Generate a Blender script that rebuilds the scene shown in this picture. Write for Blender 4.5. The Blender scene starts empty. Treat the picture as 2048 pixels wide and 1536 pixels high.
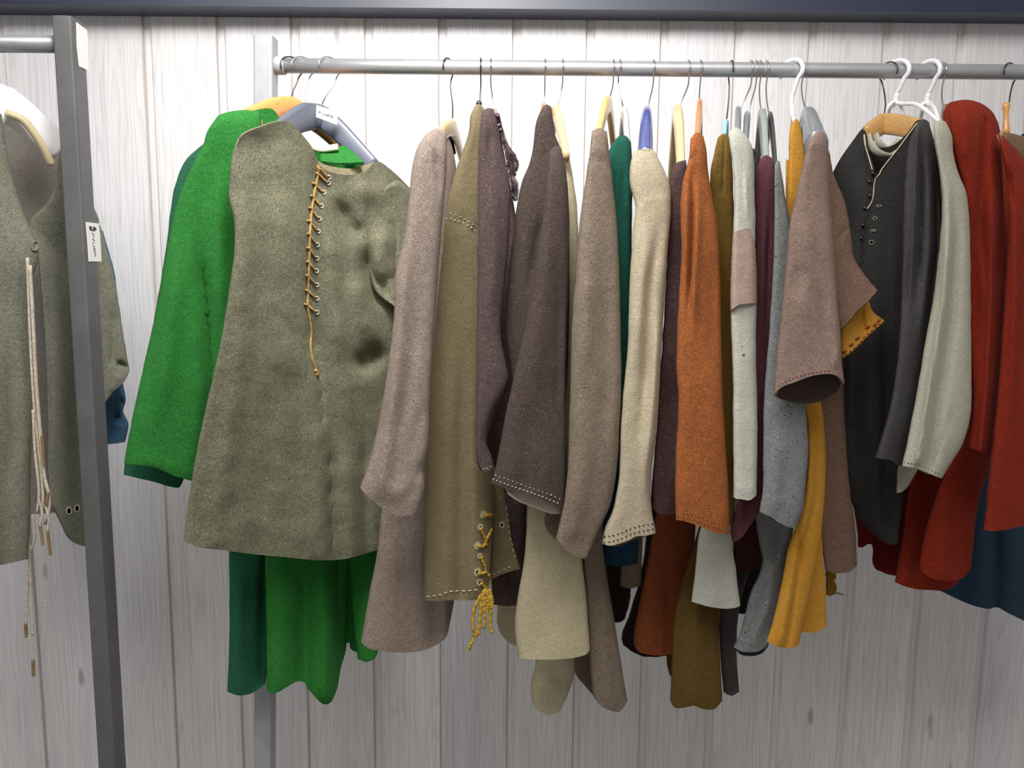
import bpy, math, random
import numpy as np
from mathutils import Vector, noise
from mathutils.bvhtree import BVHTree
random.seed(7); rng = np.random.RandomState(7)
sc = bpy.context.scene
COL = sc.collection
F = 1600.0
TH = math.radians(7.37); RO = math.radians(0.5)
CAM = np.array([0.0, -1.95, 1.5])
fwd = np.array([0, math.cos(TH), -math.sin(TH)])
up0 = np.array([0, math.sin(TH), math.cos(TH)])
rt0 = np.array([1.0, 0, 0])
rt = rt0*math.cos(RO) + up0*math.sin(RO)
upv = up0*math.cos(RO) - rt0*math.sin(RO)

def W(px, py, Y):
    d = fwd + rt*((px-1024)/F) - upv*((py-768)/F)
    return CAM + d*((Y-CAM[1])/d[1])
def WA(PX, PY, YY):
    d = fwd + rt*((PX[..., None]-1024)/F) - upv*((PY[..., None]-768)/F)
    return CAM + d*((YY-CAM[1])/d[..., 1])[..., None]

# ------------------------------------------------------------ materials
def srgb(c):
    return tuple((x/255/12.92 if x/255 <= .04045 else ((x/255+.055)/1.055)**2.4) for x in c)
class NT:
    def __init__(s, m):
        s.m = m; m.use_nodes = True; s.t = m.node_tree; s.t.nodes.clear()
        s.out = s.n('ShaderNodeOutputMaterial'); s.b = s.n('ShaderNodeBsdfPrincipled')
        s.l(s.b, 0, s.out, 0)
    def n(s, k, **kw):
        x = s.t.nodes.new(k)
        for a, v in kw.items(): setattr(x, a, v)
        return x
    def l(s, a, i, b, j): s.t.links.new(a.outputs[i], b.inputs[j])
    def coord(s, scale=(1, 1, 1), which='Object'):
        c = s.n('ShaderNodeTexCoord'); m = s.n('ShaderNodeMapping'); m.inputs['Scale'].default_value = scale
        s.l(c, which, m, 0); return m
    def noise(s, src, scale, detail=4, rough=.5, dist=0):
        x = s.n('ShaderNodeTexNoise'); x.inputs['Scale'].default_value = scale; x.inputs['Detail'].default_value = detail
        x.inputs['Roughness'].default_value = rough; x.inputs['Distortion'].default_value = dist
        s.l(src, 0, x, 'Vector'); return x
    def ramp(s, src, stops, i=0):
        r = s.n('ShaderNodeValToRGB'); s.l(src, i, r, 0); e = r.color_ramp.elements
        while len(e) < len(stops): e.new(.5)
        for k, (p, c) in enumerate(stops):
            e[k].position = p; e[k].color = (c, c, c, 1) if not hasattr(c, '__len__') else (*c[:3], 1)
        return r
    def mix(s, a, ai, b, bi, fac, blend='MIX', fi=0):
        x = s.n('ShaderNodeMix', data_type='RGBA', blend_type=blend)
        if isinstance(fac, (int, float)): x.inputs[0].default_value = fac
        else: s.l(fac, fi, x, 0)
        for src, idx, slot in ((a, ai, 6), (b, bi, 7)):
            if hasattr(src, '__len__'): x.inputs[slot].default_value = (*src[:3], 1)
            else: s.l(src, idx, x, slot)
        return x
    def bump(s, src, i, strength, dist, prev=None):
        b = s.n('ShaderNodeBump'); b.inputs['Strength'].default_value = strength; b.inputs['Distance'].default_value = dist
        s.l(src, i, b, 'Height')
        if prev: s.l(prev, 0, b, 'Normal')
        return b
MC = {}
def wool(key, rgb, mott=.22, speck=0.0, weave=False, fuzz=1.0, patch=.12, speckc=None, dark=0.0):
    if key in MC: return MC[key]
    m = bpy.data.materials.new('wool_'+key); t = NT(m); c = tuple(x*.74 for x in srgb(rgb))
    co = t.coord()
    big = t.noise(co, 9, 4, .6); fine = t.noise(co, 420, 6, .8); mid = t.noise(co, 95, 5, .7)
    mott = mott*1.6+.03
    lo = tuple(x*(1-mott*1.7) for x in c); hi = tuple(min(1, x*(1+mott*1.5)+.02*mott) for x in c)
    r = t.ramp(fine, [(.38, lo), (.62, hi)])
    r2 = t.ramp(big, [(.3, 1-patch*1.6), (.72, 1+0*patch)])
    x = t.mix(r, 0, r2, 0, 1.0, 'MULTIPLY')
    r3 = t.ramp(mid, [(.36, 1-mott*.6), (.62, 1.0)])
    x = t.mix(x, 2, r3, 0, 1.0, 'MULTIPLY')
    if speck:
        v = t.n('ShaderNodeTexVoronoi'); v.inputs['Scale'].default_value = 210; v.inputs['Randomness'].default_value = 1
        t.l(co, 0, v, 'Vector')
        sp = t.ramp(v, [(.10, 1.0), (.2, 0.0)])
        gate = t.noise(co, 75, 2); g2 = t.ramp(gate, [(.62-.1*speck, 0), (.70-.1*speck, 1)])
        f = t.mix(sp, 0, g2, 0, 1.0, 'MULTIPLY')
        x = t.mix(x, 2, srgb(speckc) if speckc else tuple(min(1, y*2.2+.08) for y in c), 0, f, fi=2)
    if dark:
        v = t.n('ShaderNodeTexVoronoi'); v.inputs['Scale'].default_value = 120; t.l(co, 0, v, 'Vector')
        sp = t.ramp(v, [(.12, 1.0), (.22, 0.0)])
        gate = t.noise(co, 30, 2); g2 = t.ramp(gate, [(.5, 0), (.56, 1)])
        f = t.mix(sp, 0, g2, 0, 1.0, 'MULTIPLY')
        x = t.mix(x, 2, tuple(y*.12 for y in c), 0, f, fi=2)
    t.l(x, 2, t.b, 'Base Color')
    t.b.inputs['Roughness'].default_value = .95
    t.b.inputs['Specular IOR Level'].default_value = .12
    t.b.inputs['Sheen Weight'].default_value = .14*fuzz
    t.b.inputs['Sheen Roughness'].default_value = .6
    t.b.inputs['Sheen Tint'].default_value = (*[min(1, .06+1.8*y) for y in c], 1)
    b = t.bump(fine, 0, .8, .0020); b = t.bump(mid, 0, .5, .0035, b)
    if weave:
        w = t.n('ShaderNodeTexWave', wave_type='BANDS', bands_direction='DIAGONAL'); w.inputs['Scale'].default_value = 190
        w.inputs['Distortion'].default_value = 1.2; w.inputs['Detail'].default_value = 1
        t.l(co, 0, w, 'Vector'); b = t.bump(w, 1, .4, .001, b)
    t.l(b, 0, t.b, 'Normal')
    MC[key] = m; return m
def plain(key, rgb, rough=.5, metal=0.0, mott=.06, scale=40, bump=.0, coat=0.0, spec=.5):
    if key in MC: return MC[key]
    m = bpy.data.materials.new(key); t = NT(m); c = srgb(rgb); co = t.coord(); n = t.noise(co, scale, 4, .6)
    r = t.ramp(n, [(.3, tuple(x*(1-mott*2) for x in c)), (.7, tuple(min(1, x*(1+mott)) for x in c))])
    t.l(r, 0, t.b, 'Base Color'); t.b.inputs['Roughness'].default_value = rough; t.b.inputs['Metallic'].default_value = metal
    t.b.inputs['Coat Weight'].default_value = coat; t.b.inputs['Specular IOR Level'].default_value = spec
    if bump: b = t.bump(n, 0, .5, bump); t.l(b, 0, t.b, 'Normal')
    MC[key] = m; return m
def woodmat(key, rgb, rough=.35):
    if key in MC: return MC[key]
    m = bpy.data.materials.new(key); t = NT(m); c = srgb(rgb); co = t.coord((60, 9, 60)); n = t.noise(co, 3, 5, .6, 1.2)
    r = t.ramp(n, [(.3, tuple(x*.72 for x in c)), (.62, c)])
    t.l(r, 0, t.b, 'Base Color'); t.b.inputs['Roughness'].default_value = rough; t.b.inputs['Coat Weight'].default_value = .3
    MC[key] = m; return m

# ------------------------------------------------------------ object helpers
def link(o, parent=None):
    COL.objects.link(o)
    if parent is not None:
        o.parent = parent
        if o.type == 'MESH':
            L = parent.location; q = parent
            L = Vector(parent['_w'])
            o.data.transform(__import__('mathutils').Matrix.Translation(-L)); o['_w'] = tuple(L)
    return o
def thing(name, loc, label, cat, group=None):
    o = bpy.data.objects.new(name, None); COL.objects.link(o); o.location = tuple(loc); o['_w'] = tuple(loc)
    o.empty_display_size = .05
    o['label'] = label; o['category'] = cat
    if group: o['group'] = group
    return o
def meshobj(name, vs, fs, mats, parent=None, smooth=True, mi=None):
    me = bpy.data.meshes.new(name)
    me.from_pydata([tuple(map(float, v)) for v in vs], [], [tuple(f) for f in fs])
    for m in (mats if isinstance(mats, (list, tuple)) else [mats]): me.materials.append(m)
    if mi is not None: me.polygons.foreach_set('material_index', mi)
    me.polygons.foreach_set('use_smooth', [smooth]*len(me.polygons)); me.update()
    o = bpy.data.objects.new(name, me)
    return link(o, parent)

def cr(pts, n, close=False):
    """centripetal Catmull-Rom resample to n points spaced by arc length"""
    P = np.array(pts, float)
    if len(P) == 1: return np.repeat(P, n, 0)
    if len(P) == 2:
        t = np.linspace(0, 1, n)[:, None]; return P[0]*(1-t)+P[1]*t
    Q = np.vstack([2*P[0]-P[1], P, 2*P[-1]-P[-2]])
    out = []
    for i in range(1, len(Q)-2):
        p0, p1, p2, p3 = Q[i-1:i+3]
        t0 = 0; t1 = t0+max(np.linalg.norm(p1-p0), 1e-6)**.5; t2 = t1+max(np.linalg.norm(p2-p1), 1e-6)**.5; t3 = t2+max(np.linalg.norm(p3-p2), 1e-6)**.5
        for t in np.linspace(t1, t2, 14, endpoint=False):
            A1 = (t1-t)/(t1-t0)*p0+(t-t0)/(t1-t0)*p1; A2 = (t2-t)/(t2-t1)*p1+(t-t1)/(t2-t1)*p2; A3 = (t3-t)/(t3-t2)*p2+(t-t2)/(t3-t2)*p3
            B1 = (t2-t)/(t2-t0)*A1+(t-t0)/(t2-t0)*A2; B2 = (t3-t)/(t3-t1)*A2+(t-t1)/(t3-t1)*A3
            out.append((t2-t)/(t2-t1)*B1+(t-t1)/(t2-t1)*B2)
    out.append(P[-1]); out = np.array(out)
    s = np.r_[0, np.cumsum(np.linalg.norm(np.diff(out, axis=0), axis=1))]
    q = np.linspace(0, s[-1], n)
    return np.stack([np.interp(q, s, out[:, k]) for k in range(P.shape[1])], 1)
def cr_par(pts, ts):
    """resample at fractions ts of arc length"""
    D = cr(pts, 400); s = np.linspace(0, 1, 400)
    return np.stack([np.interp(ts, s, D[:, k]) for k in range(D.shape[1])], 1)
def coons(L, R, top, bot, us, vs):
    l = cr_par(L, vs)[:, None]; r = cr_par(R, vs)[:, None]
    t = cr_par(top, us)[None]; b = cr_par(bot, us)[None]
    u = us[None, :, None]; v = vs[:, None, None]
    return (1-u)*l+u*r+(1-v)*t+v*b-((1-u)*(1-v)*t[:, :1]+u*(1-v)*t[:, -1:]+(1-u)*v*b[:, :1]+u*v*b[:, -1:])
def segdist(PX, PY, poly):
    """signed horizontal-ish distance to polyline in px, and fade along it"""
    P = np.array(poly, float); best = np.full(PX.shape, 1e9); sgn = np.zeros(PX.shape); par = np.zeros(PX.shape)
    ln = np.linalg.norm(np.diff(P, axis=0), axis=1); cum = np.r_[0, np.cumsum(ln)]
    for k, (a, b) in enumerate(zip(P[:-1], P[1:])):
        d = b-a; L2 = d@d; t = np.clip(((PX-a[0])*d[0]+(PY-a[1])*d[1])/L2, 0, 1)
        ex = PX-(a[0]+t*d[0]); ey = PY-(a[1]+t*d[1]); dd = np.hypot(ex, ey)
        cr_ = d[0]*ey-d[1]*ex
        m = dd < best; best = np.where(m, dd, best); sgn = np.where(m, np.sign(cr_), sgn); par = np.where(m, (cum[k]+t*ln[k])/cum[-1], par)
    return best, sgn, par
def nz(P, sx, sy, sz, seed=0):
    out = np.zeros(P.shape[:-1])
    for idx in np.ndindex(out.shape):
        p = P[idx]; out[idx] = noise.noise(Vector((p[0]*sx+seed*3.1, p[1]*sy+seed, p[2]*sz-seed*1.7)))
    return out

def piece(name, parent, mat, L, R, y, T=.04, top=None, bot=None, folds=(), back_top=None, back_bot=None, cap=True,
          capv=.06, n=3.2, M=30, N=76, amp=.006, lining=None, thick=.004, ripple=None, jit=.9, nsc=(9, 3.2), endT=None, bend=None, crumple=.0012):
    """A closed cloth shell. L/R: side outlines top->bottom; top/bot: edges L->R. y: depth of the side seams (one number or TL,TR,BL,BR)."""
    if isinstance(y, (int, float)): y = (y, y, y, y)
    n = max(n, 2.9); T = T*.78; amp = amp*.6
    if endT: endT *= .78
    top = [L[0]]+(list(top) if top else [])+[R[0]]; bot = [L[-1]]+(list(bot) if bot else [])+[R[-1]]
    bt = [L[0]]+(list(back_top) if back_top is not None else top[1:-1])+[R[0]]
    bb = [L[-1]]+(list(back_bot) if back_bot is not None else bot[1:-1])+[R[-1]]
    us = (1-np.cos(np.linspace(0, math.pi, M)))/2; us = .55*us+.45*np.linspace(0, 1, M)
    vs = np.linspace(0, 1, N)
    if cap: vs = np.r_[np.linspace(0, .03, 7)[:-1], np.linspace(.03, 1, N-6)]
    G = coons(L, R, top, bot, us, vs); GB = coons(L, R, bt, bb, us, vs)
    sd = random.random()*50
    # little outline wobble
    wob = np.array([noise.noise(Vector((sd, v*26, 0))) for v in vs])*jit; wob2 = np.array([noise.noise(Vector((sd+9, v*26, 0))) for v in vs])*jit
    off = (1-us)[None]*wob[:, None]+us[None]*wob2[:, None]
    G[..., 0] += off; GB[..., 0] += off
    hw = np.array([noise.noise(Vector((sd+4, u*5, 1))) for u in us])*jit*1.2
    G[..., 1] += hw[None]*(vs**12)[:, None]
    U, V = np.meshgrid(us, vs)
    Y = (1-V)*((1-U)*y[0]+U*y[1])+V*((1-U)*y[2]+U*y[3])
    if bend is not None: Y = Y+np.interp(V, [b[0] for b in bend], [b[1] for b in bend])
    b = (1-np.abs(2*U-1)**n)**(1/n)
    Tv = T if endT is None else T+(endT-T)*V
    cp = np.ones_like(V)
    if cap: cp = np.sqrt(np.clip(1-(1-np.clip(V/capv, 0, 1))**2, 0, 1))
    BP = WA(G[..., 0], G[..., 1], Y)
    d = Tv*b*cp
    for f in folds:
        poly, w, a = f[:3]; wl, wr = (w if hasattr(w, '__len__') else (w, w))
        dist, sg, pr = segdist(G[..., 0], G[..., 1], poly)
        ys_ = (min(L[0][1], R[0][1]), max(L[-1][1], R[-1][1]))
        fd = np.ones_like(pr)
        if max(wl, wr) <= 4.5: pass
        elif poly[0][1] > ys_[0]+25: fd = fd*np.clip(pr/.3, 0, 1)**1.5
        if max(wl, wr) > 4.5 and poly[-1][1] < min(L[-1][1], R[-1][1])-22: fd = fd*np.clip((1-pr)/.3, 0, 1)**1.5
        ww = np.where(sg > 0, wl, wr)      # sg>0 : left of a downward line
        d = d+a*.86*np.exp(-(dist/ww)**2)*np.clip(b*1.15, 0, 1)*cp*fd
    if ripple:
        k, a, v0 = ripple
        d = d+a*np.sin(U*math.pi*2*k+sd+1.2*np.sin(V*3+sd))*np.clip((V-v0)/(1-v0), 0, 1)*b
    nn = nz(BP, nsc[0], 0, nsc[1], sd)+.5*nz(BP, nsc[0]*2.6, 0, nsc[1]*2.2, sd+5)
    d = d+amp*nn*b*cp
    if crumple: d = d+crumple*(nz(BP, 34, 0, 22, sd+3)+.6*np.abs(nz(BP, 60, 0, 48, sd+8)))*b*cp
    FP = WA(G[..., 0], G[..., 1], Y-d)
    BB = WA(GB[..., 0], GB[..., 1], Y)
    ray = BB-CAM; ray[..., 2] = 0; ray /= ray[..., 1:2]
    BK = BB+ray*(np.maximum(Tv*b*cp*.9, 0))[..., None]
    BK[:, 0] = FP[:, 0]; BK[:, -1] = FP[:, -1]
    nv, nu = U.shape
    vsl = [p for row in FP for p in row]
    idF = np.arange(nv*nu).reshape(nv, nu)
    idB = np.zeros((nv, nu), int); k = nv*nu
    samet = back_top is None and cap
    for i in range(nv):
        for j in range(nu):
            if j in (0, nu-1) or (i == 0 and samet): idB[i, j] = idF[i, j]
            else: idB[i, j] = k; vsl.append(BK[i, j]); k += 1
    fs = []
    for i in range(nv-1):
        for j in range(nu-1):
            fs.append((idF[i, j], idF[i+1, j], idF[i+1, j+1], idF[i, j+1]))
    for i in range(nv-1):
        for j in range(nu-1):
            q = (idB[i, j], idB[i, j+1], idB[i+1, j+1], idB[i+1, j])
            qq = []
            for z in q:
                if z not in qq: qq.append(z)
            if len(qq) > 2: fs.append(tuple(qq))
    bvh = BVHTree.FromPolygons([tuple(v) for v in vsl[:nv*nu]], fs[:(nv-1)*(nu-1)])
    o = meshobj(name, vsl, fs, [mat, lining or mat], parent)
    s = o.modifiers.new('cloth', 'SOLIDIFY'); s.thickness = thick; s.offset = -1; s.material_offset = 1; s.material_offset_rim = 0
    e = o.modifiers.new('edges', 'EDGE_SPLIT'); e.split_angle = math.radians(55)
    PIECES[o.name] = bvh
    return o
PIECES = {}
def hit(o, x, y, lift=.0):
    d = fwd+rt*((x-1024)/F)-upv*((y-768)/F); d = d/np.linalg.norm(d)
    h = PIECES[o.name].ray_cast(Vector(CAM), Vector(d))
    if h[0] is None:
        h2 = PIECES[o.name].find_nearest(Vector(W(x, y, -.6)))
        p = np.array(h2[0])
    else: p = np.array(h[0])
    return p-d*lift
def sweep(vs, fs, pts, secs, seg=10, upd=(0, 0, 1), n=2.0, caps=True):
    P = np.array(pts, float); N = len(P); T = np.gradient(P, axis=0); T /= np.linalg.norm(T, axis=1)[:, None]+1e-12
    U = np.array(upd, float); b0 = len(vs)
    prev = None
    for i in range(N):
        s = secs[i] if isinstance(secs, list) else secs
        a, b = s if hasattr(s, '__len__') else (s, s)
        if prev is None:
            u = U-T[i]*(U@T[i])
            if np.linalg.norm(u) < 1e-3: u = np.array([0, 1., 0])-T[i]*T[i][1]
        else:
            u = prev-T[i]*(prev@T[i])
        u /= np.linalg.norm(u); prev = u; w = np.cross(T[i], u)
        for k in range(seg):
            an = 2*math.pi*k/seg; c, sn = math.cos(an), math.sin(an)
            c = math.copysign(abs(c)**(2/n), c); sn = math.copysign(abs(sn)**(2/n), sn)
            vs.append(P[i]+w*a*c+u*b*sn)
    for i in range(N-1):
        for k in range(seg):
            k2 = (k+1) % seg
            fs.append((b0+i*seg+k, b0+i*seg+k2, b0+(i+1)*seg+k2, b0+(i+1)*seg+k))
    if caps:
        fs.append(tuple(b0+k for k in range(seg))[::-1]); fs.append(tuple(b0+(N-1)*seg+k for k in range(seg)))
def tubeobj(name, parent, mat, pts, secs, seg=10, n=2.0, upd=(0, 0, 1)):
    vs, fs = [], []; sweep(vs, fs, pts, secs, seg, upd, n)
    return meshobj(name, vs, fs, mat, parent)
def stitches(o, parent, mat, poly, dash=5, gap=5, w=.0009, name='stitching', lift=.0012, wob=.6):
    vs, fs = [], []
    D = np.array(poly, float); s = np.sum(np.linalg.norm(np.diff(D, axis=0), axis=1)); D = cr(poly, max(int(s), 4))
    i = 0
    while i+dash < len(D):
        a = D[i]+rng.uniform(-wob, wob, 2); b = D[min(i+int(dash), len(D)-1)]+rng.uniform(-wob, wob, 2)
        m = (a+b)/2
        p = [hit(o, *a, lift*.1), hit(o, *m, lift), hit(o, *b, lift*.1)]
        if np.linalg.norm(p[0]-p[2]) < .03:
            sweep(vs, fs, p, [(w*.5, w*.5), (w, w), (w*.5, w*.5)], 6)
        i += int(dash+gap)
    return meshobj(name, vs, fs, mat, parent)
def cord(o, parent, mat, poly, r=.0018, name='cord', lift=.002, seg=8, n=None, knob=0.0):
    D = cr(poly, n or max(int(np.sum(np.linalg.norm(np.diff(np.array(poly, float), axis=0), axis=1))/3), 6))
    P = np.array([hit(o, x, y, lift) for x, y in D]) if o is not None else D
    for _ in range(2): P[1:-1] = (P[:-2]+2*P[1:-1]+P[2:])/4
    secs = [(r*(1+knob*math.sin(i*2.1)), r*(1+knob*math.sin(i*2.1))) for i in range(len(P))]
    return tubeobj(name, parent, mat, P, secs, seg)
def ring(o, parent, mat, x, y, rx, ry, r=.0008, name='eyelet', rays=0, hole=None):
    vs, fs = [], []
    pts = [hit(o, x+rx*math.cos(a), y+ry*math.sin(a), .001) for a in np.linspace(0, 2*math.pi, 17)]
    sweep(vs, fs, pts, (r, r), 6, caps=False)
    if rays:
        for k in range(rays):
            a = 2*math.pi*k/rays
            p = [hit(o, x+rx*q*math.cos(a), y+ry*q*math.sin(a), .0012) for q in (.8, 1.5, 2.2)]
            sweep(vs, fs, p, [(r*.8, r*.8), (r*.8, r*.8), (r*.4, r*.4)], 5)
    e = meshobj(name, vs, fs, mat, parent)
    if hole:
        c = hit(o, x, y, .0008); V2 = [c]+[hit(o, x+rx*.8*math.cos(a), y+ry*.8*math.sin(a), .0009) for a in np.linspace(0, 2*math.pi, 13)[:-1]]
        meshobj('hole', V2, [(0, 1+(k+1) % 12, 1+k) for k in range(12)], hole, e)
    return e
# ============================================================ SETTING
def struct(name, vs, fs, m, label=None, smooth=False):
    o = meshobj(name, vs, fs, m, None, smooth); o['kind'] = 'structure'
    if label: o['label'] = label
    return o
def box(vs, fs, a, b):
    k = len(vs)
    for z in (a[2], b[2]):
        vs += [(a[0], a[1], z), (b[0], a[1], z), (b[0], b[1], z), (a[0], b[1], z)]
    fs += [(k, k+3, k+2, k+1), (k+4, k+5, k+6, k+7)]+[(k+i, k+(i+1) % 4, k+4+(i+1) % 4, k+4+i) for i in range(4)]
# wall boards: profile across x, extruded in z (shiplap with a recessed strip beside every board edge)
PITCH = 0.1724
X0 = W(283, 40, 0)[0]
def wallwood():
    m = bpy.data.materials.new('white_stained_pine'); t = NT(m)
    tc = t.n('ShaderNodeTexCoord'); sep = t.n('ShaderNodeSeparateXYZ'); t.l(tc, 'Object', sep, 0)
    def math_(op, a, b=None, c=None):
        x = t.n('ShaderNodeMath', operation=op)
        for k, v in enumerate((a, b, c)):
            if v is None: continue
            if isinstance(v, (int, float)): x.inputs[k].default_value = v
            else: t.l(v[0], v[1], x, k)
        return (x, 0)
    q = math_('DIVIDE', math_('SUBTRACT', (sep, 0), X0), PITCH)
    bid = math_('FLOOR', q)
    wn = t.n('ShaderNodeTexWhiteNoise', noise_dimensions='1D'); t.l(bid[0], 0, wn, 'W')
    offz = math_('MULTIPLY', (wn, 0), 37.0)
    cmb = t.n('ShaderNodeCombineXYZ'); t.l(sep, 0, cmb, 0); t.l(offz[0], 0, cmb, 1)
    zz = math_('ADD', (sep, 2), offz); t.l(zz[0], 0, cmb, 2)
    def mp(s):
        x = t.n('ShaderNodeMapping'); x.inputs['Scale'].default_value = s; t.l(cmb, 0, x, 0); return x
    # knots
    kn = t.n('ShaderNodeTexVoronoi', feature='F1'); kn.inputs['Scale'].default_value = 1.0; t.l(mp((13, 1, 4.2)), 0, kn, 'Vector')
    kcol = t.ramp(kn, [(.05, 1.0), (.13, 0.0)])
    kg = t.ramp(kn, [(.6, 0.0), (.72, 1.0)], i='Color')
    knot = t.mix(kcol, 0, kg, 0, 1.0, 'MULTIPLY')
    # cathedral grain = contour lines of a stretched noise bent around knots
    g = t.noise(mp((11, 1, .28)), 1.0, 2, .4, .12)
    kd = math_('MULTIPLY', (kn, 'Distance'), -.08)
    gs = math_('ADD', (g, 0), kd)
    ring_ = math_('FRACT', math_('MULTIPLY', gs, 26.0))
    rr = t.ramp(ring_[0], [(0.0, .82), (.12, 1.0), (.6, .98), (.93, .88), (1.0, .82)])
    fine = t.noise(mp((260, 1, 3.2)), 1.0, 4, .7)
    fr = t.ramp(fine, [(.34, .80), (.60, 1.0)])
    blot = t.noise(mp((7, 1, 1.4)), 1.0, 4, .6)
    br = t.ramp(blot, [(.35, (.81, .80, .815)), (.65, (.90, .89, .88))])
    tone = t.ramp(wn, [(0, (.93, .93, .95)), (1, (1.0, .985, .97))], i='Value')
    x = t.mix(br, 0, tone, 0, 1.0, 'MULTIPLY')
    x = t.mix(x, 2, rr, 0, .75, 'MULTIPLY'); x = t.mix(x, 2, fr, 0, 1.0, 'MULTIPLY')
    x = t.mix(x, 2, (.42, .36, .36), 0, knot, fi=2)
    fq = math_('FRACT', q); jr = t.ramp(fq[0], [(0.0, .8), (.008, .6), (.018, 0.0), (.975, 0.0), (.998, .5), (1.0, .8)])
    x = t.mix(x, 2, (.42, .33, .27), 0, jr, fi=0)  # brown wood tone at the joints, also puts recess shade into the colour
    t.l(x, 2, t.b, 'Base Color'); t.b.inputs['Roughness'].default_value = .62; t.b.inputs['Specular IOR Level'].default_value = .25
    b = t.bump(rr, 0, .2, .0008); b = t.bump(fine, 0, .25, .0012, b); t.l(b, 0, t.b, 'Normal')
    return m
prof = []
k0 = -14
for k in range(k0, 16):
    x = X0+k*PITCH
    prof += [(x-.0012, 0.0), (x, .0065), (x+.0012, .008), (x+.0165, .0075), (x+.0180, .004), (x+.0215, .0008), (x+.030, 0.0)]
vs, fs = [], []
for (x, y) in prof: vs += [(x, y, 0), (x, y, 3.0)]
n = len(prof)
for i in range(n-1): fs.append((2*i, 2*i+2, 2*i+3, 2*i+1))
b = len(vs); vs += [(prof[0][0], .12, 0), (prof[-1][0], .12, 0), (prof[0][0], .12, 3.0), (prof[-1][0], .12, 3.0)]
fs += [(b, b+2, b+3, b+1), (0, 1, b+2, b), (2*n-2, b+1, b+3, 2*n-1)]
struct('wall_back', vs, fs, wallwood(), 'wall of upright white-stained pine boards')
# dark beam across the top of the wall
zb = W(1024, 40, 0)[2]; 
beam = plain('beam_paint', (25, 34, 56), .42, 0, .12, 6)
vs, fs = [], []; box(vs, fs, (-2.6, -.078, zb), (2.6, -.004, zb+.11))
o = struct('trim_1', vs, fs, beam, 'dark blue-grey beam along the top of the board wall')
vs, fs = [], []; box(vs, fs, (-2.6, -3.6, -.06), (2.6, .12, 0))
fl = plain('floor_grey', (120, 116, 110), .6, 0, .1, 3)
struct('floor', vs, fs, fl, 'grey shop floor')

# ============================================================ RACKS
RY = -0.40; RZ = W(1200, 137, RY)[2]; RR = .0135
RYL = -0.53; RZL = W(40, 88, RYL)[2]
steel = plain('brushed_steel', (168, 169, 171), .40, .65, .05, 30)
post_p = plain('grey_powder_coat', (90, 89, 90), .5, .25, .08, 25)
post_g = plain('light_grey_powder_coat', (158, 160, 165), .5, .2, .06, 25)
sticker = plain('white_paper', (238, 236, 232), .6, 0, .02)
ink = plain('black_ink', (30, 28, 34), .6)
def rail(parent, x0, x1, y, z, r=RR, m=steel):
    return tubeobj('rail', parent, m, [(x, y, z) for x in np.linspace(x0, x1, 12)], (r, r), 24)
def post(parent, x, y, z0, z1, w, d, m, name='upright', lean=0.0, bev=.003):
    vs, fs = [], []
    P = [(x+lean*(z1-z), y, z) for z in np.linspace(z0, z1, 8)]
    sweep(vs, fs, P, (w/2, d/2), 20, (0, 1, 0), 9)
    o = meshobj(name, vs, fs, m, parent, smooth=False)
    return o
# near rack (its last upright and the end of its rail)
pT = W(131, 88, RYL)
rk = thing('clothes_rack', (pT[0], RYL, 0), 'dark grey clothes rack whose square upright carries two white stickers', 'clothes rack')
post(rk, pT[0]+.008, RYL-.002, .02, W(131, 40, RYL)[2], .033, .044, post_p)
rail(rk, -2.4, pT[0]-.015, RYL, RZL, .0142, plain('worn_steel', (150, 152, 155), .4, .5, .06, 30))
post(rk, -2.38, RYL, .02, W(131, 40, RYL)[2], .040, .044, post_p)
vs, fs = [], []; sweep(vs, fs, [(pT[0]+.004, y, .02) for y in np.linspace(-.85, -.2, 8)], (.02, .02), 12, (0, 0, 1), 8); meshobj('foot', vs, fs, post_p, rk, False)
vs, fs = [], []; sweep(vs, fs, [(-2.38, y, .02) for y in np.linspace(-.85, -.2, 8)], (.02, .02), 12, (0, 0, 1), 8); meshobj('foot', vs, fs, post_p, rk, False)
# stickers on the inner (right) face of the upright
xr = pT[0]+.008+.0168
def face_z(py, y): # z on that face
    return W(165, py, y)[2]
def onface(px, py):   # intersect the view ray with plane x=xr
    d = fwd+rt*((px-1024)/F)-upv*((py-768)/F); return CAM+d*(xr/d[0])
def patch_on_face(name, quad, m, lift=.0006, parent=rk):
    P = [onface(*q)+np.array([lift, 0, 0]) for q in quad]
    Q = [p-np.array([lift*.9, 0, 0]) for p in P]; k = len(P)
    return meshobj(name, P+Q, [tuple(range(k)), tuple(range(2*k-1, k-1, -1))]+[(i, (i+1) % k, k+(i+1) % k, k+i) for i in range(k)], m, parent, False)
s1 = patch_on_face('sticker', [(152, 44), (173, 60), (175, 75), (175, 142), (166, 136), (158, 133), (156, 120), (153, 90)], sticker)
s1['label'] = 'torn white sticker at the top of the upright'
vs, fs = [], []
s2 = patch_on_face('sticker', [(171, 444), (196, 447), (199, 470), (202, 523), (177, 523), (174, 480)], sticker, .0012)
s2['label'] = 'white paper sticker with handwritten black marks'
for q in ([(177, 452), (182, 453), (181, 458), (177, 458)], [(184, 453), (190, 455), (191, 460), (185, 458)], [(179, 457), (189, 460), (187, 462), (178, 460)]):
    patch_on_face('printed_mark', q, ink, .0020, s2)
scr = [[(182, 466), (186, 470), (185, 476)], [(183, 478), (187, 481), (184, 488)], [(184, 491), (188, 494)], [(185, 497), (189, 497), (186, 501), (190, 503)], [(187, 505), (190, 508), (187, 513)]]
for q in scr:
    vs, fs = [], []; sweep(vs, fs, [onface(*p)+np.array([.0016, 0, 0]) for p in cr(q, 8)], (.0005, .0005), 6); meshobj('handwriting', vs, fs, ink, s2)
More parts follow.
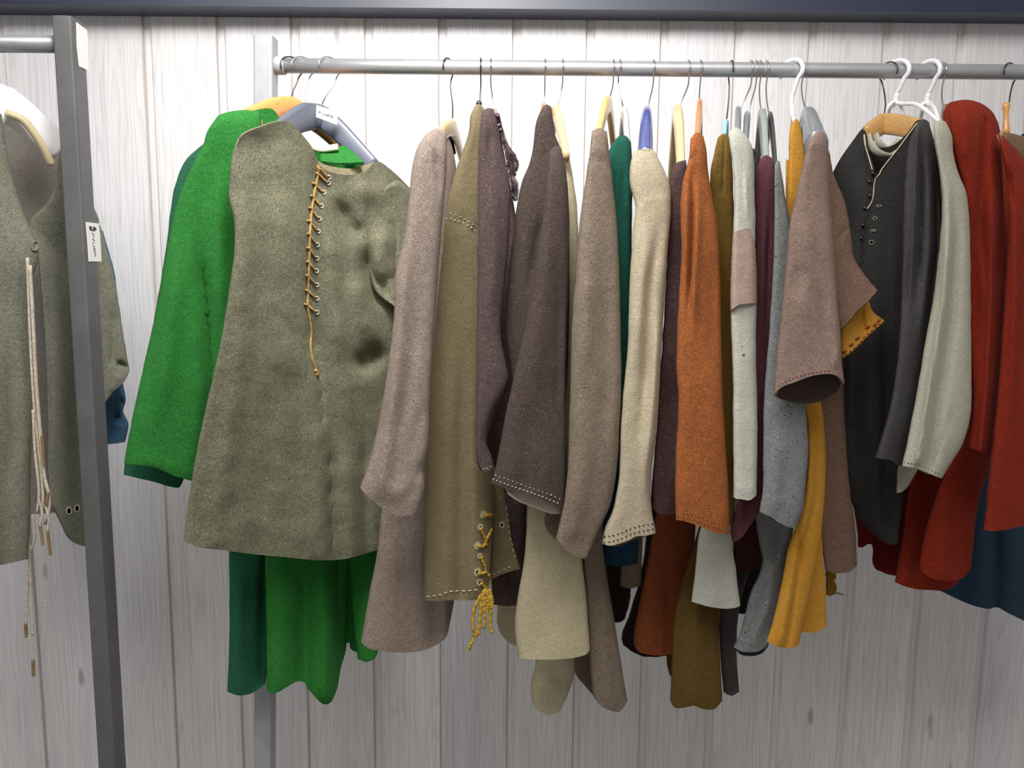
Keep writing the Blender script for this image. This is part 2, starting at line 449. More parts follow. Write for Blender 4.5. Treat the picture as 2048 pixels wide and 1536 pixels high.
# far rack with the long rail
xa = W(553, 128, RY)[0]
rk2 = thing('clothes_rack', (xa, RY, 0), 'pale steel clothes rack with the long rail carrying the row of tunics', 'clothes rack')
rail(rk2, xa, 2.35, RY, RZ)
zt = W(555, 76, RY)[2]
pb = W(529, 1536, RY); pt_ = W(531, 80, RY)
post(rk2, pt_[0]+.001, RY, .02, zt, .036, .040, post_g, lean=(pb[0]-pt_[0])/(zt-pb[2]))
post(rk2, 2.36, RY, .02, zt, .036, .040, post_g)
for xx in (pt_[0]+(pb[0]-pt_[0])/(zt-pb[2])*zt, 2.36):
    vs, fs = [], []; sweep(vs, fs, [(xx, y, .02) for y in np.linspace(-.70, -.08, 8)], (.018, .02), 12, (0, 0, 1), 8); meshobj('foot', vs, fs, post_g, rk2, False)
tubeobj('rail_socket', rk2, post_g, [(xa-.004, RY, RZ), (xa+.004, RY, RZ), (xa+.016, RY, RZ)], (.0165, .0165), 20)

# ============================================================ HANGERS
wire = plain('chromed_wire', (190, 190, 195), .22, 1.0, .02)
wire_d = plain('dark_wire', (70, 62, 60), .35, .9, .05)
w_orange = woodmat('varnished_orange_wood', (226, 158, 84))
w_pale = woodmat('pale_beech', (226, 192, 138))
w_yel = woodmat('yellow_pine', (240, 190, 100))
w_brown = woodmat('brown_wood', (178, 118, 66))
w_dark = woodmat('dark_oak', (120, 84, 44))
p_white = plain('white_plastic', (236, 236, 238), .3, 0, .01, coat=.3)
p_grey = plain('slate_plastic', (82, 87, 102), .4, 0, .02, coat=.1)
p_greyd = plain('grey_plastic', (110, 115, 120), .35, 0, .03, coat=.2)
p_pale = plain('pale_green_plastic', (170, 182, 172), .3, 0, .03, coat=.3)
p_blue = plain('blue_plastic', (50, 62, 130), .3, 0, .06, coat=.4)
p_aqua = plain('aqua_plastic', (150, 205, 215), .35)
p_black = plain('black_plastic', (34, 34, 38), .35, coat=.3)
def hook_path(xt, neck, side=-1, yaw=0.0, R=.0172, ry=RY, rz=RZ, kink=0.0, r0=RR, rw=.0016):
    """wire hook resting on the rail. side=-1: shank sweeps round the camera side of the rail."""
    cz = rz+r0+rw-R+.0007
    d = np.array([math.sin(yaw), math.cos(yaw)])*side/math.cos(yaw)*1.03
    C = np.array([W(xt, 130, ry)[0], ry, cz])
    pts = [np.array(neck)]
    e = C-np.array([0, 0, R+.016]); m = np.array(neck)*.45+e*.55
    pts.append(m+np.array([kink, 0, 0]))
    pts.append(C+np.array([d[0]*R*.35, d[1]*R*.35, -R-.012]))
    for a in np.radians([-48, -20, 10, 40, 65, 90, 115, 140, 165, 190, 205]):
        pts.append(C+np.array([d[0]*R*math.cos(a), d[1]*R*math.cos(a), R*math.sin(a)]))
    return cr(pts, 60)
def hanger(label, xt, neck, near, mat, ny=RY, neary=-.60, far=None, fary=-.22, side=-1, yaw=0.0, sec=(.0065, .015), wm=None, rw=.0014,
           kink=0.0, n=3.0, crest=.5, group=None, ry=RY, rz=RZ, drop=.0, tipsec=.75, peg=None):
    NP = W(neck[0], neck[1], ny)
    h = thing('coat_hanger', NP, label, 'hanger', group)
    R = max(.0172, RR+rw+.002)
    tubeobj('hook', h, wm or wire, hook_path(xt, NP-np.array([0, 0, .012]), side, yaw, R, ry, rz, kink, rw=rw), (rw, rw), 8)
    a = W(near[0], near[1], neary)
    bq = W(far[0], far[1], fary) if far else np.array([2*NP[0]-a[0], fary, a[2]+drop])
    c = NP-np.array([0, 0, sec[1]])
    def mid(p, q, t, up): r = p*(1-t)+q*t; r[2] += up*min(1, (np.linalg.norm(p-q)/.22)**2); return r
    pts = [a, mid(a, c, .35, .008), mid(a, c, .7, .012), mid(a, c, .88, .006), c, mid(bq, c, .88, .006), mid(bq, c, .7, .012), mid(bq, c, .35, .008), bq]
    P = cr(pts, 48); s = np.linspace(0, 1, 48); k = 1-np.abs(2*s-1)
    secs = [(sec[0]*(tipsec+(1-tipsec)*q), sec[1]*(tipsec*.9+(1-tipsec*.9)*q**crest)) for q in k]
    br_ = tubeobj('shoulder_bar', h, mat, P, secs, 16, n)
    if peg: tubeobj('neck_peg', h, peg[0], [NP+np.array([0, 0, z]) for z in np.linspace(-.005, peg[2], 6)], (peg[1], peg[1]), 10)
    return h, NP, P
# ============================================================ GARMENTS
def garment(name, px, py, Y, label, cat, group=None):
    return thing(name, W(px, py, Y), label, cat, group)
cream_thread = plain('cream_thread', (215, 205, 180), .8, 0, .05)
brown_thread = plain('dark_brown_thread', (52, 34, 34), .85, 0, .05)
red_thread = plain('dark_red_thread', (120, 32, 24), .85, 0, .05)
yel_cord = plain('mustard_cord', (180, 138, 72), .8, 0, .25, 300, .001)
yarn = plain('ochre_yarn', (186, 142, 30), .9, 0, .45, 420, .001)
hole = plain('hole_black', (8, 7, 6), 1, 0, .0, spec=0)

# --- 1 grey-green laced jacket on the near rack
m_vest = wool('sage', (148, 148, 128), .16, .2, weave=True); m_vin = wool('vest_lining', (172, 162, 152), .08, 0, fuzz=.3)
g = garment('laced_jacket', 5, 200, -.53, 'sage grey wool jacket with a pale laced front, hanging beside the dark upright', 'jacket')
fp = piece('front_panel', g, m_vest, [(-110, 340), (-112, 700), (-112, 1125)], [(3, 228), (20, 330), (45, 420), (68, 470), (77, 500), (72, 535), (60, 570), (60, 700), (64, 820), (62, 930), (61, 1020), (58, 1118)],
      (-.66, -.60, -.66, -.60), .022, top=[(-60, 270), (-20, 236)], bot=[(-60, 1135), (10, 1128)], cap=False, folds=[([(20, 640), (30, 900), (10, 1000)], 14, -.010), ([(-30, 600), (-20, 1100)], 22, .014)], lining=m_vin, amp=.010)
ring(fp, fp, m_vest, 69, 492, 5, 9, .0025, 'buttonhole', 0, None)
rp = piece('front_panel', g, m_vest, [(117, 302), (111, 365), (95, 405), (58, 446), (70, 480), (80, 560), (90, 700), (95, 850), (96, 960), (105, 1005)], [(198, 440), (203, 600), (204, 800), (216, 1075)],
      (-.49, -.40, -.50, -.40), .016, top=[(140, 338), (165, 378)], bot=[(125, 1045), (145, 1082), (170, 1093), (195, 1086)], cap=False, folds=[([(100, 620), (110, 950)], 18, .012), ([(86, 520), (97, 700), (100, 930)], 8, -.008), ([(150, 500), (150, 1000)], 16, -.008)], lining=m_vin, amp=.010)
piece('back_panel', g, m_vin, [(-110, 330), (-112, 1040)], [(125, 320), (190, 1020)], (-.44, -.36, -.44, -.36), .010, top=[(-60, 250), (-10, 222), (40, 226), (80, 255)], cap=False, amp=.012, lining=m_vest,
      folds=[([(40, 260), (60, 420)], 20, .012)])
sl = piece('sleeve', g, m_vest, [(165, 400), (172, 600), (178, 720), (188, 840)], [(201, 452), (226, 545), (238, 610), (247, 670), (255, 715), (259, 742)], (-.40, -.36, -.41, -.37), .030, bot=[(205, 812), (228, 782), (250, 762)],
      folds=[([(228, 724), (258, 735)], 6, -.016), ([(228, 600), (226, 720)], 8, -.010), ([(240, 745), (226, 775)], 9, .008)], n=2.2)
eye = plain('buttonhole_thread', (200, 195, 175), .8)
for (x, y) in ((138, 1022), (154, 1017)): ring(rp, rp, eye, x, y, 5, 7, .0012, 'eyelet', 0, hole)
tape = plain('linen_lace', (190, 178, 158), .85, 0, .2, 200, .001)
leather = plain('tan_leather', (126, 98, 60), .6, 0, .2)
def dangle(parent, pts, ys, r, m, name='lace'):
    D = cr([(x, y, d) for (x, y), d in zip(pts, ys)], 40); P = [W(*q) for q in D]
    return tubeobj(name, parent, m, P, (r, r*.8), 8)
dangle(g, [(55, 515), (58, 600), (62, 700), (68, 800), (78, 900), (86, 1000), (82, 1030)], [-.645]*7, .0030, tape)
dangle(g, [(60, 530), (66, 640), (72, 760), (82, 880), (90, 960), (97, 985), (98, 1020), (90, 1048)], [-.647]*8, .0032, tape)
dangle(g, [(66, 820), (70, 900), (78, 990), (74, 1025)], [-.65]*4, .0026, tape)
for q in ([(88, 930), (84, 870)], [(97, 985), (93, 1010)], [(80, 1050), (86, 1090)], [(95, 1060), (101, 1110)]):
    dangle(g, q, [-.652]*len(q), .0028, leather, 'lace_tip')
dangle(g, [(58, 1080), (58, 1140), (54, 1200), (52, 1250)], [-.60]*4, .0022, tape); dangle(g, [(58, 1090), (62, 1180), (66, 1270)], [-.602]*3, .0022, tape)
dangle(g, [(51, 1248), (53, 1274)], [-.60]*2, .0034, leather, 'lace_tip'); dangle(g, [(57, 1270), (62, 1290), (66, 1322)], [-.60]*3, .0014, tape)
dangle(g, [(66, 1320), (67, 1352)], [-.602]*2, .0032, leather, 'lace_tip'); dangle(g, [(90, 1200), (92, 1260), (86, 1305)], [-.60]*3, .0012, tape)
dangle(g, [(66, 1030), (70, 1075), (62, 1100)], [-.63]*3, .0020, tape)
dangle(g, [(78, 1000), (84, 1025), (80, 1052)], [-.652]*3, .0022, tape)
dangle(g, [(90, 1010), (97, 1035), (95, 1062)], [-.652]*3, .0022, tape)
# its hanger
hanger('white shaped hanger with a brown underside holding the sage jacket', -8, (2, 166), (-150, 330), p_white, ny=RYL, neary=-.62, far=(121, 298), fary=-.46, side=-1, yaw=-.7,
       sec=(.014, .031), ry=RYL, rz=RZL, wm=wire, n=3.5, crest=.6, tipsec=.85)
under = tubeobj('underside', bpy.data.objects['coat_hanger'], plain('beige_plastic', (196, 180, 142), .45), cr([tuple(W(12, 226, -.545)), tuple(W(45, 240, -.535)), tuple(W(76, 278, -.52)), tuple(W(104, 330, -.50))], 20), (.010, .007), 10)

# --- 2 blue garment behind it
m_blue = wool('dusty_blue', (78, 118, 152), .14)
g = garment('wool_tunic', 190, 450, -.34, 'dusty blue wool tunic half hidden behind the sage jacket and the dark upright', 'tunic')
piece('sleeve', g, m_blue, [(168, 452), (180, 700), (196, 892)], [(206, 462), (230, 550), (236, 620), (241, 700), (246, 765), (252, 800), (246, 822), (257, 846), (254, 868), (250, 884)], (-.31, -.29, -.31, -.29), .026, bot=[(225, 888)],
      folds=[([(225, 835), (246, 833)], 7, -.014), ([(236, 800), (250, 806)], 5, -.010)])
piece('body', g, m_blue, [(20, 400), (30, 950)], [(180, 430), (185, 950)], -.25, .05, amp=.01)

# --- 3 dark green, 4 bright green
m_teal = wool('spruce_green', (36, 104, 72), .12, 0, patch=.05); m_grn = wool('bright_green', (44, 136, 50), .14, 0, patch=.06); m_grn2 = m_grn
g = garment('wool_tunic', 583, 200, RY, 'spruce green long tunic at the start of the rail, behind the bright green one', 'tunic')
piece('sleeve', g, m_teal, [(412, 283), (370, 322), (350, 372), (341, 420), (334, 480), (315, 600), (287, 740), (256, 880), (247, 950)], [(480, 300), (480, 600), (420, 800), (366, 962)], (-.545, -.52, -.56, -.54), .022, bot=[(270, 955), (300, 962), (340, 973), (358, 975)],
      folds=[([(350, 400), (330, 600)], 10, -.006)])
piece('body', g, m_teal, [(450, 262), (455, 600), (458, 1100), (459, 1250), (455, 1383)], [(690, 300), (640, 700), (570, 1100), (545, 1250), (531, 1366)], (-.52, -.32, -.50, -.455), .020, top=[(520, 240), (585, 250), (600, 292), (650, 296), (676, 292)], bot=[(468, 1389), (492, 1390), (515, 1380)], cap=False,
      folds=[([(480, 1100), (478, 1380)], 16, .012), ([(528, 1100), (522, 1360)], 10, -.014)], lining=m_teal)
rim = plain('cream_tape', (214, 208, 186), .8)
P = [W(x, y, -.45) for x, y in cr([(618, 291), (640, 298), (676, 294)], 12)]
tubeobj('neck_tape', g, rim, P, (.003, .006), 8)
g = garment('wool_tunic', 606, 200, RY, 'bright grass green long tunic with one sleeve hanging free of the olive tunic', 'tunic')
piece('sleeve', g, m_grn, [(436, 231), (415, 262), (405, 292), (385, 330), (361, 385), (345, 440), (330, 520), (312, 620), (290, 720), (272, 800), (258, 870), (248, 926)], [(520, 222), (545, 500), (490, 720), (430, 900), (400, 966)], (-.615, -.56, -.63, -.58), .034,
      top=[(452, 225), (485, 220)], bot=[(275, 930), (305, 934), (345, 950), (385, 963)], lining=m_teal,
      folds=[([(396, 380), (408, 540), (418, 640), (424, 760), (415, 950)], (16, 5), -.024), ([(440, 300), (440, 500), (440, 700)], 12, .010), ([(360, 450), (335, 700), (310, 900)], 22, .014), ([(250, 915), (300, 920), (395, 950)], 6, .004)], amp=.010)
bd = piece('body', g, m_grn, [(470, 228), (500, 500), (520, 900), (530, 1110), (533, 1250), (534, 1382)], [(800, 390), (780, 700), (762, 1000), (757, 1200), (756, 1296)], (-.565, -.27, -.50, -.25), .024,
      top=[(505, 221), (545, 218), (563, 245), (600, 300), (645, 327), (675, 322), (695, 305), (740, 345)], back_top=[(505, 221), (545, 218), (600, 290), (650, 300), (693, 291), (740, 330)],
      bot=[(540, 1387), (556, 1384), (575, 1373), (594, 1363), (609, 1365), (618, 1378), (630, 1394), (648, 1409), (662, 1405), (671, 1385), (678, 1345), (688, 1310), (692, 1287), (702, 1286), (704, 1300), (722, 1304)], cap=False,
      folds=[([(565, 1080), (560, 1370)], 20, .012), ([(600, 1100), (600, 1360)], 9, -.020), ([(645, 1080), (650, 1390)], 15, .026), ([(682, 1080), (686, 1280)], (6, 14), -.030), ([(725, 1080), (728, 1290)], 12, .02), ([(760, 1000), (750, 1290)], 8, -.02)], lining=m_grn, amp=.008, M=56)
piece('neckband', g, m_grn, [(640, 303), (642, 322)], [(692, 292), (729, 324)], (-.44, -.43, -.47, -.46), .006, top=[(660, 303), (680, 296)], bot=[(680, 326)], cap=False, M=14, N=14, amp=.002)
piece('sleeve', g, m_grn, [(690, 960), (708, 1260), (716, 1318)], [(758, 960), (760, 1250), (755, 1306)], (-.36, -.36, -.36, -.36), .022, bot=[(732, 1324), (748, 1318)])
hanger('varnished orange wooden hanger nearest the end of the rail', 584, (584, 193), (440, 262), w_orange, ny=RY, neary=-.56, far=(702, 306), fary=-.28, side=1, yaw=.75, sec=(.011, .020), wm=wire_d, crest=1.0)
hanger('brown wooden hanger whose slope shows under the slate grey one', 606, (612, 215), (470, 278), w_brown, ny=-.405, neary=-.60, far=(712, 322), fary=-.30, side=1, yaw=.75, sec=(.009, .018), wm=wire, crest=1.0)

# --- 5 olive laced tunic
m_olv = wool('olive_grey', (142, 140, 112), .20, .5, patch=.16, speckc=(200, 196, 170)); m_ol2 = wool('beige_lining', (206, 190, 146), .12)
g = garment('laced_tunic', 640, 212, RY, 'olive grey wool tunic laced down the front with mustard cord', 'tunic')
ob = piece('body', g, m_olv, [(476, 282), (464, 310), (459, 365), (458, 402), (468, 440), (468, 500), (455, 600), (440, 690), (415, 800), (392, 910), (376, 1010), (367, 1083)],
      [(822, 378), (815, 500), (806, 650), (790, 850), (778, 1000), (768, 1096)], (-.67, -.38, -.69, -.40), .036,
      top=[(488, 268), (520, 254), (555, 243), (576, 243), (592, 256), (610, 276), (626, 298), (634, 318), (642, 334), (665, 345), (700, 350), (732, 342), (753, 322), (785, 342)],
      back_top=[(488, 268), (520, 254), (555, 243), (580, 246), (605, 285), (636, 319), (660, 328), (700, 333), (730, 326), (753, 320), (785, 342)], crumple=.0042,
      bot=[(400, 1094), (450, 1101), (500, 1108), (560, 1113), (640, 1121), (690, 1118), (735, 1106)], cap=False, lining=m_ol2, M=64, N=110, amp=.016, nsc=(8, 5), n=3.0,
      folds=[([(633, 325), (618, 480), (614, 610), (640, 745), (650, 900), (656, 1118)], (7, 3.5), -.010), ([(656, 840), (660, 960), (664, 1118)], (4, 14), -.030), ([(600, 640), (640, 900), (650, 1110)], 30, .014), ([(668, 390), (700, 450), (735, 490)], 17, -.026), ([(655, 380), (668, 560), (690, 800)], 16, .016),
             ([(735, 470), (733, 540), (755, 600), (790, 625)], 12, -.036), ([(770, 430), (765, 520), (790, 590)], 22, .030), ([(700, 520), (730, 640), (760, 700)], 24, .020), ([(700, 740), (740, 720), (775, 690)], 20, -.030), ([(520, 620), (560, 640), (600, 700)], 26, -.006),
             ([(690, 850), (700, 1000), (705, 1118)], 14, .014), ([(725, 830), (730, 1000), (735, 1110)], 10, -.016), ([(490, 320), (480, 700), (430, 1080)], 22, .010), ([(530, 300), (540, 800), (520, 1100)], 26, -.006), ([(690, 380), (760, 385), (810, 400)], 24, .012)])
lac = [(636, 331), (637, 340), (634, 360), (629, 385), (625, 410), (622, 435), (620, 465), (619, 495), (618, 525), (617, 560), (616, 590), (615, 612), (620, 640), (623, 665), (621, 690), (624, 715), (631, 735), (634, 747)]
cd = cord(ob, g, yel_cord, lac, .0022, 'lace', .0028, n=80, knob=.12)
Ls = [(637, 337, 656, 354), (632, 346, 655, 365), (625, 366, 646, 384), (621, 391, 641, 411), (618, 415, 637, 437), (615, 441, 635, 462), (615, 467, 633, 489), (614, 495, 632, 516), (613, 523, 631, 541), (612, 550, 632, 569), (611, 580, 632, 596), (609, 608, 632, 624)]
for (x0, y0, x1, y1) in Ls:
    cord(ob, cd, yel_cord, [(x0, y0), (x0+6, y0+2), ((x0+x1)/2, (y0+y1)/2-1), (x1, y1)], .0018, 'lace_crossing', .0036, n=10)
    ring(ob, ob, eye, x1+2, y1+1, 3.4, 3.8, .0011, 'eyelet', 0, brown_thread)
cord(ob, cd, yel_cord, [(630, 740), (636, 746), (633, 750)], .0030, 'knot', .003, n=8)
piece('sleeve', g, m_olv, [(770, 372), (750, 420), (738, 480), (738, 540), (752, 585), (786, 612)], [(822, 380), (835, 470), (835, 560), (830, 615)], (-.445, -.38, -.445, -.38), .030, top=[(795, 360)], amp=.012,
      folds=[([(770, 440), (768, 540), (790, 590)], 9, .012), ([(786, 430), (784, 560)], 6, -.012)])
hs, NP, P = hanger('slate grey plastic hanger with a small white sticker, holding the laced olive tunic', 660, (640, 205), (512, 296), p_grey, ny=-.40, neary=-.63, far=(746, 332), fary=-.42, side=1, yaw=.75, sec=(.010, .025), crest=1.1, tipsec=.62)
# sticker on the neck of that hanger
c0 = [W(*q) for q in ((633, 210, -.462), (674, 224, -.440), (673, 249, -.440), (632, 234, -.462))]
stk = meshobj('sticker', c0+[p+np.array([.001, .004, 0]) for p in c0], [(0, 1, 2, 3), (7, 6, 5, 4), (0, 4, 5, 1), (1, 5, 6, 2), (2, 6, 7, 3), (3, 7, 4, 0)], sticker, hs, False)
def bil(u, v): return (c0[0]*(1-u)+c0[1]*u)*(1-v)+(c0[3]*(1-u)+c0[2]*u)*v+np.array([-.0004, -.0012, 0])
vs, fs = [], []   # small printed word in seven block letters
gl = {'P': [[(0, 1), (0, 0), (.8, .1), (.8, .45), (0, .5)]], 'E': [[(.8, 0), (0, 0), (0, 1), (.8, 1)], [(0, .5), (.7, .5)]], 'U': [[(0, 0), (0, 1), (.8, 1), (.8, 0)]], 'D': [[(0, 0), (0, 1), (.7, .8), (.7, .2), (0, 0)]],
      'A': [[(0, 1), (.4, 0), (.8, 1)], [(.2, .6), (.6, .6)]], 'R': [[(0, 1), (0, 0), (.8, .15), (.7, .5), (0, .5), (.8, 1)]], 'I': [[(.4, 0), (.4, 1)]], 'L': [[(0, 0), (0, 1), (.8, 1)]]}
for k, ch in enumerate('PILARDR'):
    for st in gl[ch]:
        sweep(vs, fs, [bil(.16+k*.10+x*.075, .40+y*.20) for x, y in st], (.00045, .00045), 5)
meshobj('printed_word', vs, fs, ink, stk)

# --- 6 mauve-grey tunic
m_mv = wool('mauve_grey', (170, 151, 137), .15, .5, speckc=(205, 196, 190))
g = garment('wool_tunic', 903, 238, RY, 'pale mauve grey felted tunic whose long sleeve covers the edge of the laced olive tunic', 'tunic')
piece('sleeve', g, m_mv, [(852, 268), (836, 292), (824, 335), (818, 400), (808, 480), (793, 535), (790, 562), (787, 640), (775, 740), (762, 820), (745, 900), (730, 950), (720, 975)],
      [(893, 262), (894, 330), (888, 400), (880, 500), (872, 600), (865, 700), (860, 800), (857, 890), (849, 932), (848, 985), (840, 1016)], (-.70, -.68, -.71, -.69), .036, top=[(872, 257)],
      bot=[(728, 985), (748, 1003), (768, 1020), (795, 1031), (825, 1029)], n=2.1, amp=.008, capv=.10,
      folds=[([(864, 290), (882, 400)], (4, 14), -.010), ([(830, 380), (805, 600), (790, 780), (765, 960)], 14, .010), ([(842, 560), (820, 760), (795, 940)], 12, -.005), ([(856, 800), (830, 860), (812, 940)], 9, -.003), ([(852, 925), (834, 958), (824, 980)], 11, -.006), ([(720, 975), (790, 985), (845, 960)], 14, .006)])
piece('body', g, m_mv, [(868, 262), (845, 500), (820, 760), (785, 930), (765, 1010), (755, 1100), (740, 1180), (728, 1250), (722, 1284)], [(893, 258), (912, 330), (905, 500), (890, 800), (895, 1050), (908, 1205)], (-.50, -.42, -.54, -.46), .060,
      bot=[(738, 1297), (775, 1303), (825, 1304), (865, 1294), (892, 1275), (899, 1250)], n=2.2, amp=.012, folds=[([(790, 1050), (780, 1290)], 26, .010), ([(870, 1050), (872, 1280)], 14, -.012)])
hanger('pale beech hanger with a long slot, holding the mauve grey tunic', 897, (905, 237), (862, 300), w_pale, ny=RY, neary=-.57, far=(926, 326), fary=-.25, side=1, yaw=.45, sec=(.007, .016), wm=wire_d, kink=.004)
vs, fs = [], []
sweep(vs, fs, [W(*q) for q in ((900, 276, -.372), (905, 290, -.352), (909, 306, -.338))], [(.003, .006)]*3, 8); meshobj('slot', vs, fs, hole, bpy.data.objects['coat_hanger.004'])

# --- 7 khaki felt tunic with ochre lacing at the hem
m_kh = wool('khaki_felt', (138, 123, 90), .08, .12, patch=.08, speckc=(170, 160, 130))
g = garment('felt_tunic', 958, 212, RY, 'khaki felt tunic with cream stitching and ochre yarn lacing near its hem', 'tunic')
kb = piece('body', g, m_kh, [(949, 213), (941, 232), (938, 262), (922, 310), (906, 360), (893, 420), (885, 500), (878, 570), (871, 650), (864, 720), (859, 800), (854, 900), (850, 1000), (848, 1100), (848, 1201)],
      [(968, 216), (974, 300), (972, 500), (970, 800), (974, 900), (988, 965), (986, 1020), (983, 1100), (980, 1150), (976, 1190)], (-.58, -.56, -.60, -.58), .045, top=[(958, 208)], bot=[(870, 1202), (900, 1200), (940, 1200), (962, 1197)], capv=.05,
      folds=[([(900, 600), (890, 1190)], 22, .010), ([(925, 640), (922, 1190)], 12, -.010), ([(945, 700), (948, 1180)], 14, .008), ([(892, 432), (925, 442), (953, 464)], 3, -.006)], amp=.007)
fl_ = piece('front_flap', g, m_kh, [(984, 930), (984, 1050), (980, 1160)], [(1005, 960), (1016, 1030), (1024, 1080), (1041, 1138)], (-.545, -.54, -.55, -.54), .010, bot=[(1000, 1151), (1022, 1143)], cap=False, amp=.004)
stitches(kb, kb, cream_thread, [(890, 436), (915, 442), (935, 450), (956, 467)], 4, 5, .0011)
stitches(kb, kb, cream_thread, [(900, 426), (925, 436), (952, 452)], 3, 7, .0009)
stitches(kb, kb, cream_thread, [(852, 1193), (880, 1190), (900, 1183), (930, 1182), (962, 1178)], 7, 5, .0010)
stitches(fl_, fl_, cream_thread, [(1011, 990), (1016, 1045), (1024, 1090), (1032, 1125)], 6, 6, .0008)
stitches(fl_, fl_, cream_thread, [(985, 1150), (1005, 1141), (1030, 1131)], 6, 5, .0008)
for (x, y, s) in ((967, 1030, 1), (961, 1055, .9), (955, 1092, 1), (960, 1112, .7), (955, 1145, 1.15), (960, 1165, 1)):
    ring(kb, kb, cream_thread, x, y, 3.6*s, 4.2*s, .0006, 'eyelet', 14, hole)
ring(fl_, fl_, cream_thread, 1004, 1050, 3.4, 4.2, .0006, 'eyelet', 14, hole)
yn = cord(kb, g, yarn, [(966, 1032), (976, 1030), (985, 1030)], .0030, 'yarn_lacing', .004, n=10, knob=.2)
for q in ([(960, 1056), (966, 1068), (972, 1082), (970, 1090)], [(983, 1058), (978, 1070), (972, 1080), (973, 1090)], [(955, 1092), (965, 1093), (973, 1084)], [(962, 1113), (966, 1124), (971, 1138), (972, 1146)], [(956, 1147), (965, 1147), (971, 1144)], [(962, 1166), (967, 1172), (975, 1178)], [(980, 1150), (978, 1165), (976, 1180)]):
    cord(kb, yn, yarn, q, .0026, 'yarn_strand', .004, n=14, knob=.22)
tas = bpy.data.objects.new('tassel', None)
for q in ([(972, 1178), (960, 1195), (948, 1220), (946, 1250), (950, 1272)], [(972, 1180), (963, 1205), (960, 1240), (957, 1268)], [(974, 1180), (980, 1200), (982, 1225), (980, 1250), (984, 1266)], [(972, 1182), (968, 1210), (970, 1240), (968, 1255)], [(975, 1180), (976, 1200), (975, 1222)], [(956, 1262), (950, 1275), (942, 1288), (938, 1300)], [(970, 1180), (966, 1190), (964, 1200)], [(978, 1180), (983, 1195), (984, 1215)]):
    D = cr([(x, y, -.662+.002*random.random()) for x, y in q], 24); tubeobj('tassel_strand', yn, yarn, [W(*p) for p in D], [(.0030*(1+.22*math.sin(i*1.7)),)*2 for i in range(24)], 8)
hanger('hanger with a black ball above the khaki felt tunic', 962, (958, 212), (945, 250), w_pale, ny=-.42, neary=-.56, side=-1, yaw=0, sec=(.006, .012), wm=wire_d)
NPk = W(958, 207, -.42); tubeobj('ball_tip', bpy.data.objects['coat_hanger.005'], p_black, [NPk+np.array([0, 0, z]) for z in (-.006, -.003, 0, .003, .006)], [(.001,)*2, (.005,)*2, (.006,)*2, (.005,)*2, (.001,)*2], 12)

# --- 8 purple-brown tunic with glossy collar
m_pb = wool('purple_brown', (94, 76, 74), .18, .6, speckc=(165, 150, 150)); m_col = plain('glossy_dark_brocade', (62, 44, 48), .3, .1, .5, 110, .002)
g = garment('wool_tunic', 975, 218, RY, 'purple brown wool tunic with a glossy dark collar, its sleeve bent at the elbow', 'tunic')
pb_ = piece('sleeve', g, m_pb, [(963, 223), (957, 300), (956, 450), (955, 600), (953, 750), (952, 870), (955, 930), (962, 942)], [(988, 218), (1002, 290), (1020, 380), (1016, 500), (1007, 600), (1002, 670), (1010, 720), (1017, 762), (1003, 803), (984, 848), (974, 885), (984, 915), (988, 936)],
      (-.65, -.63, -.66, -.65), .030, top=[(976, 216)], bot=[(972, 943)], folds=[([(985, 300), (990, 500), (978, 700)], 12, .008), ([(985, 250), (975, 330)], 6, -.004), ([(1010, 780), (985, 850), (968, 890)], (10, 3), -.010)], amp=.008)
stitches(pb_, pb_, cream_thread, [(958, 937), (970, 938), (986, 930)], 2, 5, .0009)
piece('collar', g, m_col, [(994, 224), (1006, 290), (1018, 350), (1026, 392)], [(1004, 268), (1011, 285), (1016, 300), (1034, 316), (1038, 332), (1030, 358), (1036, 370), (1037, 386), (1032, 402)], (-.46, -.44, -.48, -.46), .014, amp=.012, nsc=(60, 50), jit=2.5)
cl = piece('collar_loop', g, m_col, [(1006, 276), (1008, 300)], [(1012, 277), (1015, 300)], -.44, .004, amp=.001, M=10, N=14, top=[(1009, 274)])
piece('body', g, m_pb, [(972, 225), (968, 500), (958, 850), (975, 1000), (984, 1208)], [(1000, 260), (1040, 500), (1052, 1000), (1046, 1210)], (-.40, -.40, -.46, -.46), .055, bot=[(1010, 1212)], amp=.01)
hanger('thin wire hanger next to the black-ball one, inside the purple brown tunic', 982, (990, 214), (976, 245), w_pale, ny=-.41, neary=-.55, side=-1, sec=(.004, .009))

# --- 9 dark brown tunic
m_db = wool('dark_brown', (84, 69, 63), .17, .5, speckc=(150, 138, 130)); m_wl = plain('white_lining', (232, 218, 192), .8)
g = garment('wool_tunic', 1090, 210, RY, 'dark brown wool tunic with a double-stitched cuff showing white lining', 'tunic')
piece('body', g, m_db, [(1086, 213), (1074, 238), (1069, 268), (1061, 320), (1043, 365), (1034, 410), (1028, 460), (1018, 540), (1011, 620), (1012, 680), (1020, 730), (1030, 800), (1040, 900), (1042, 985)],
      [(1103, 214), (1110, 268), (1122, 300), (1132, 350), (1137, 420), (1137, 700), (1120, 900), (1095, 1000)], (-.605, -.60, -.605, -.60), .024, top=[(1094, 209)], bot=[(1070, 995)], amp=.008, capv=.06,
      folds=[([(1110, 250), (1125, 300)], 5, .003), ([(1092, 306), (1108, 296), (1120, 293)], 3, -.005), ([(1085, 420), (1060, 600)], 12, -.012)])
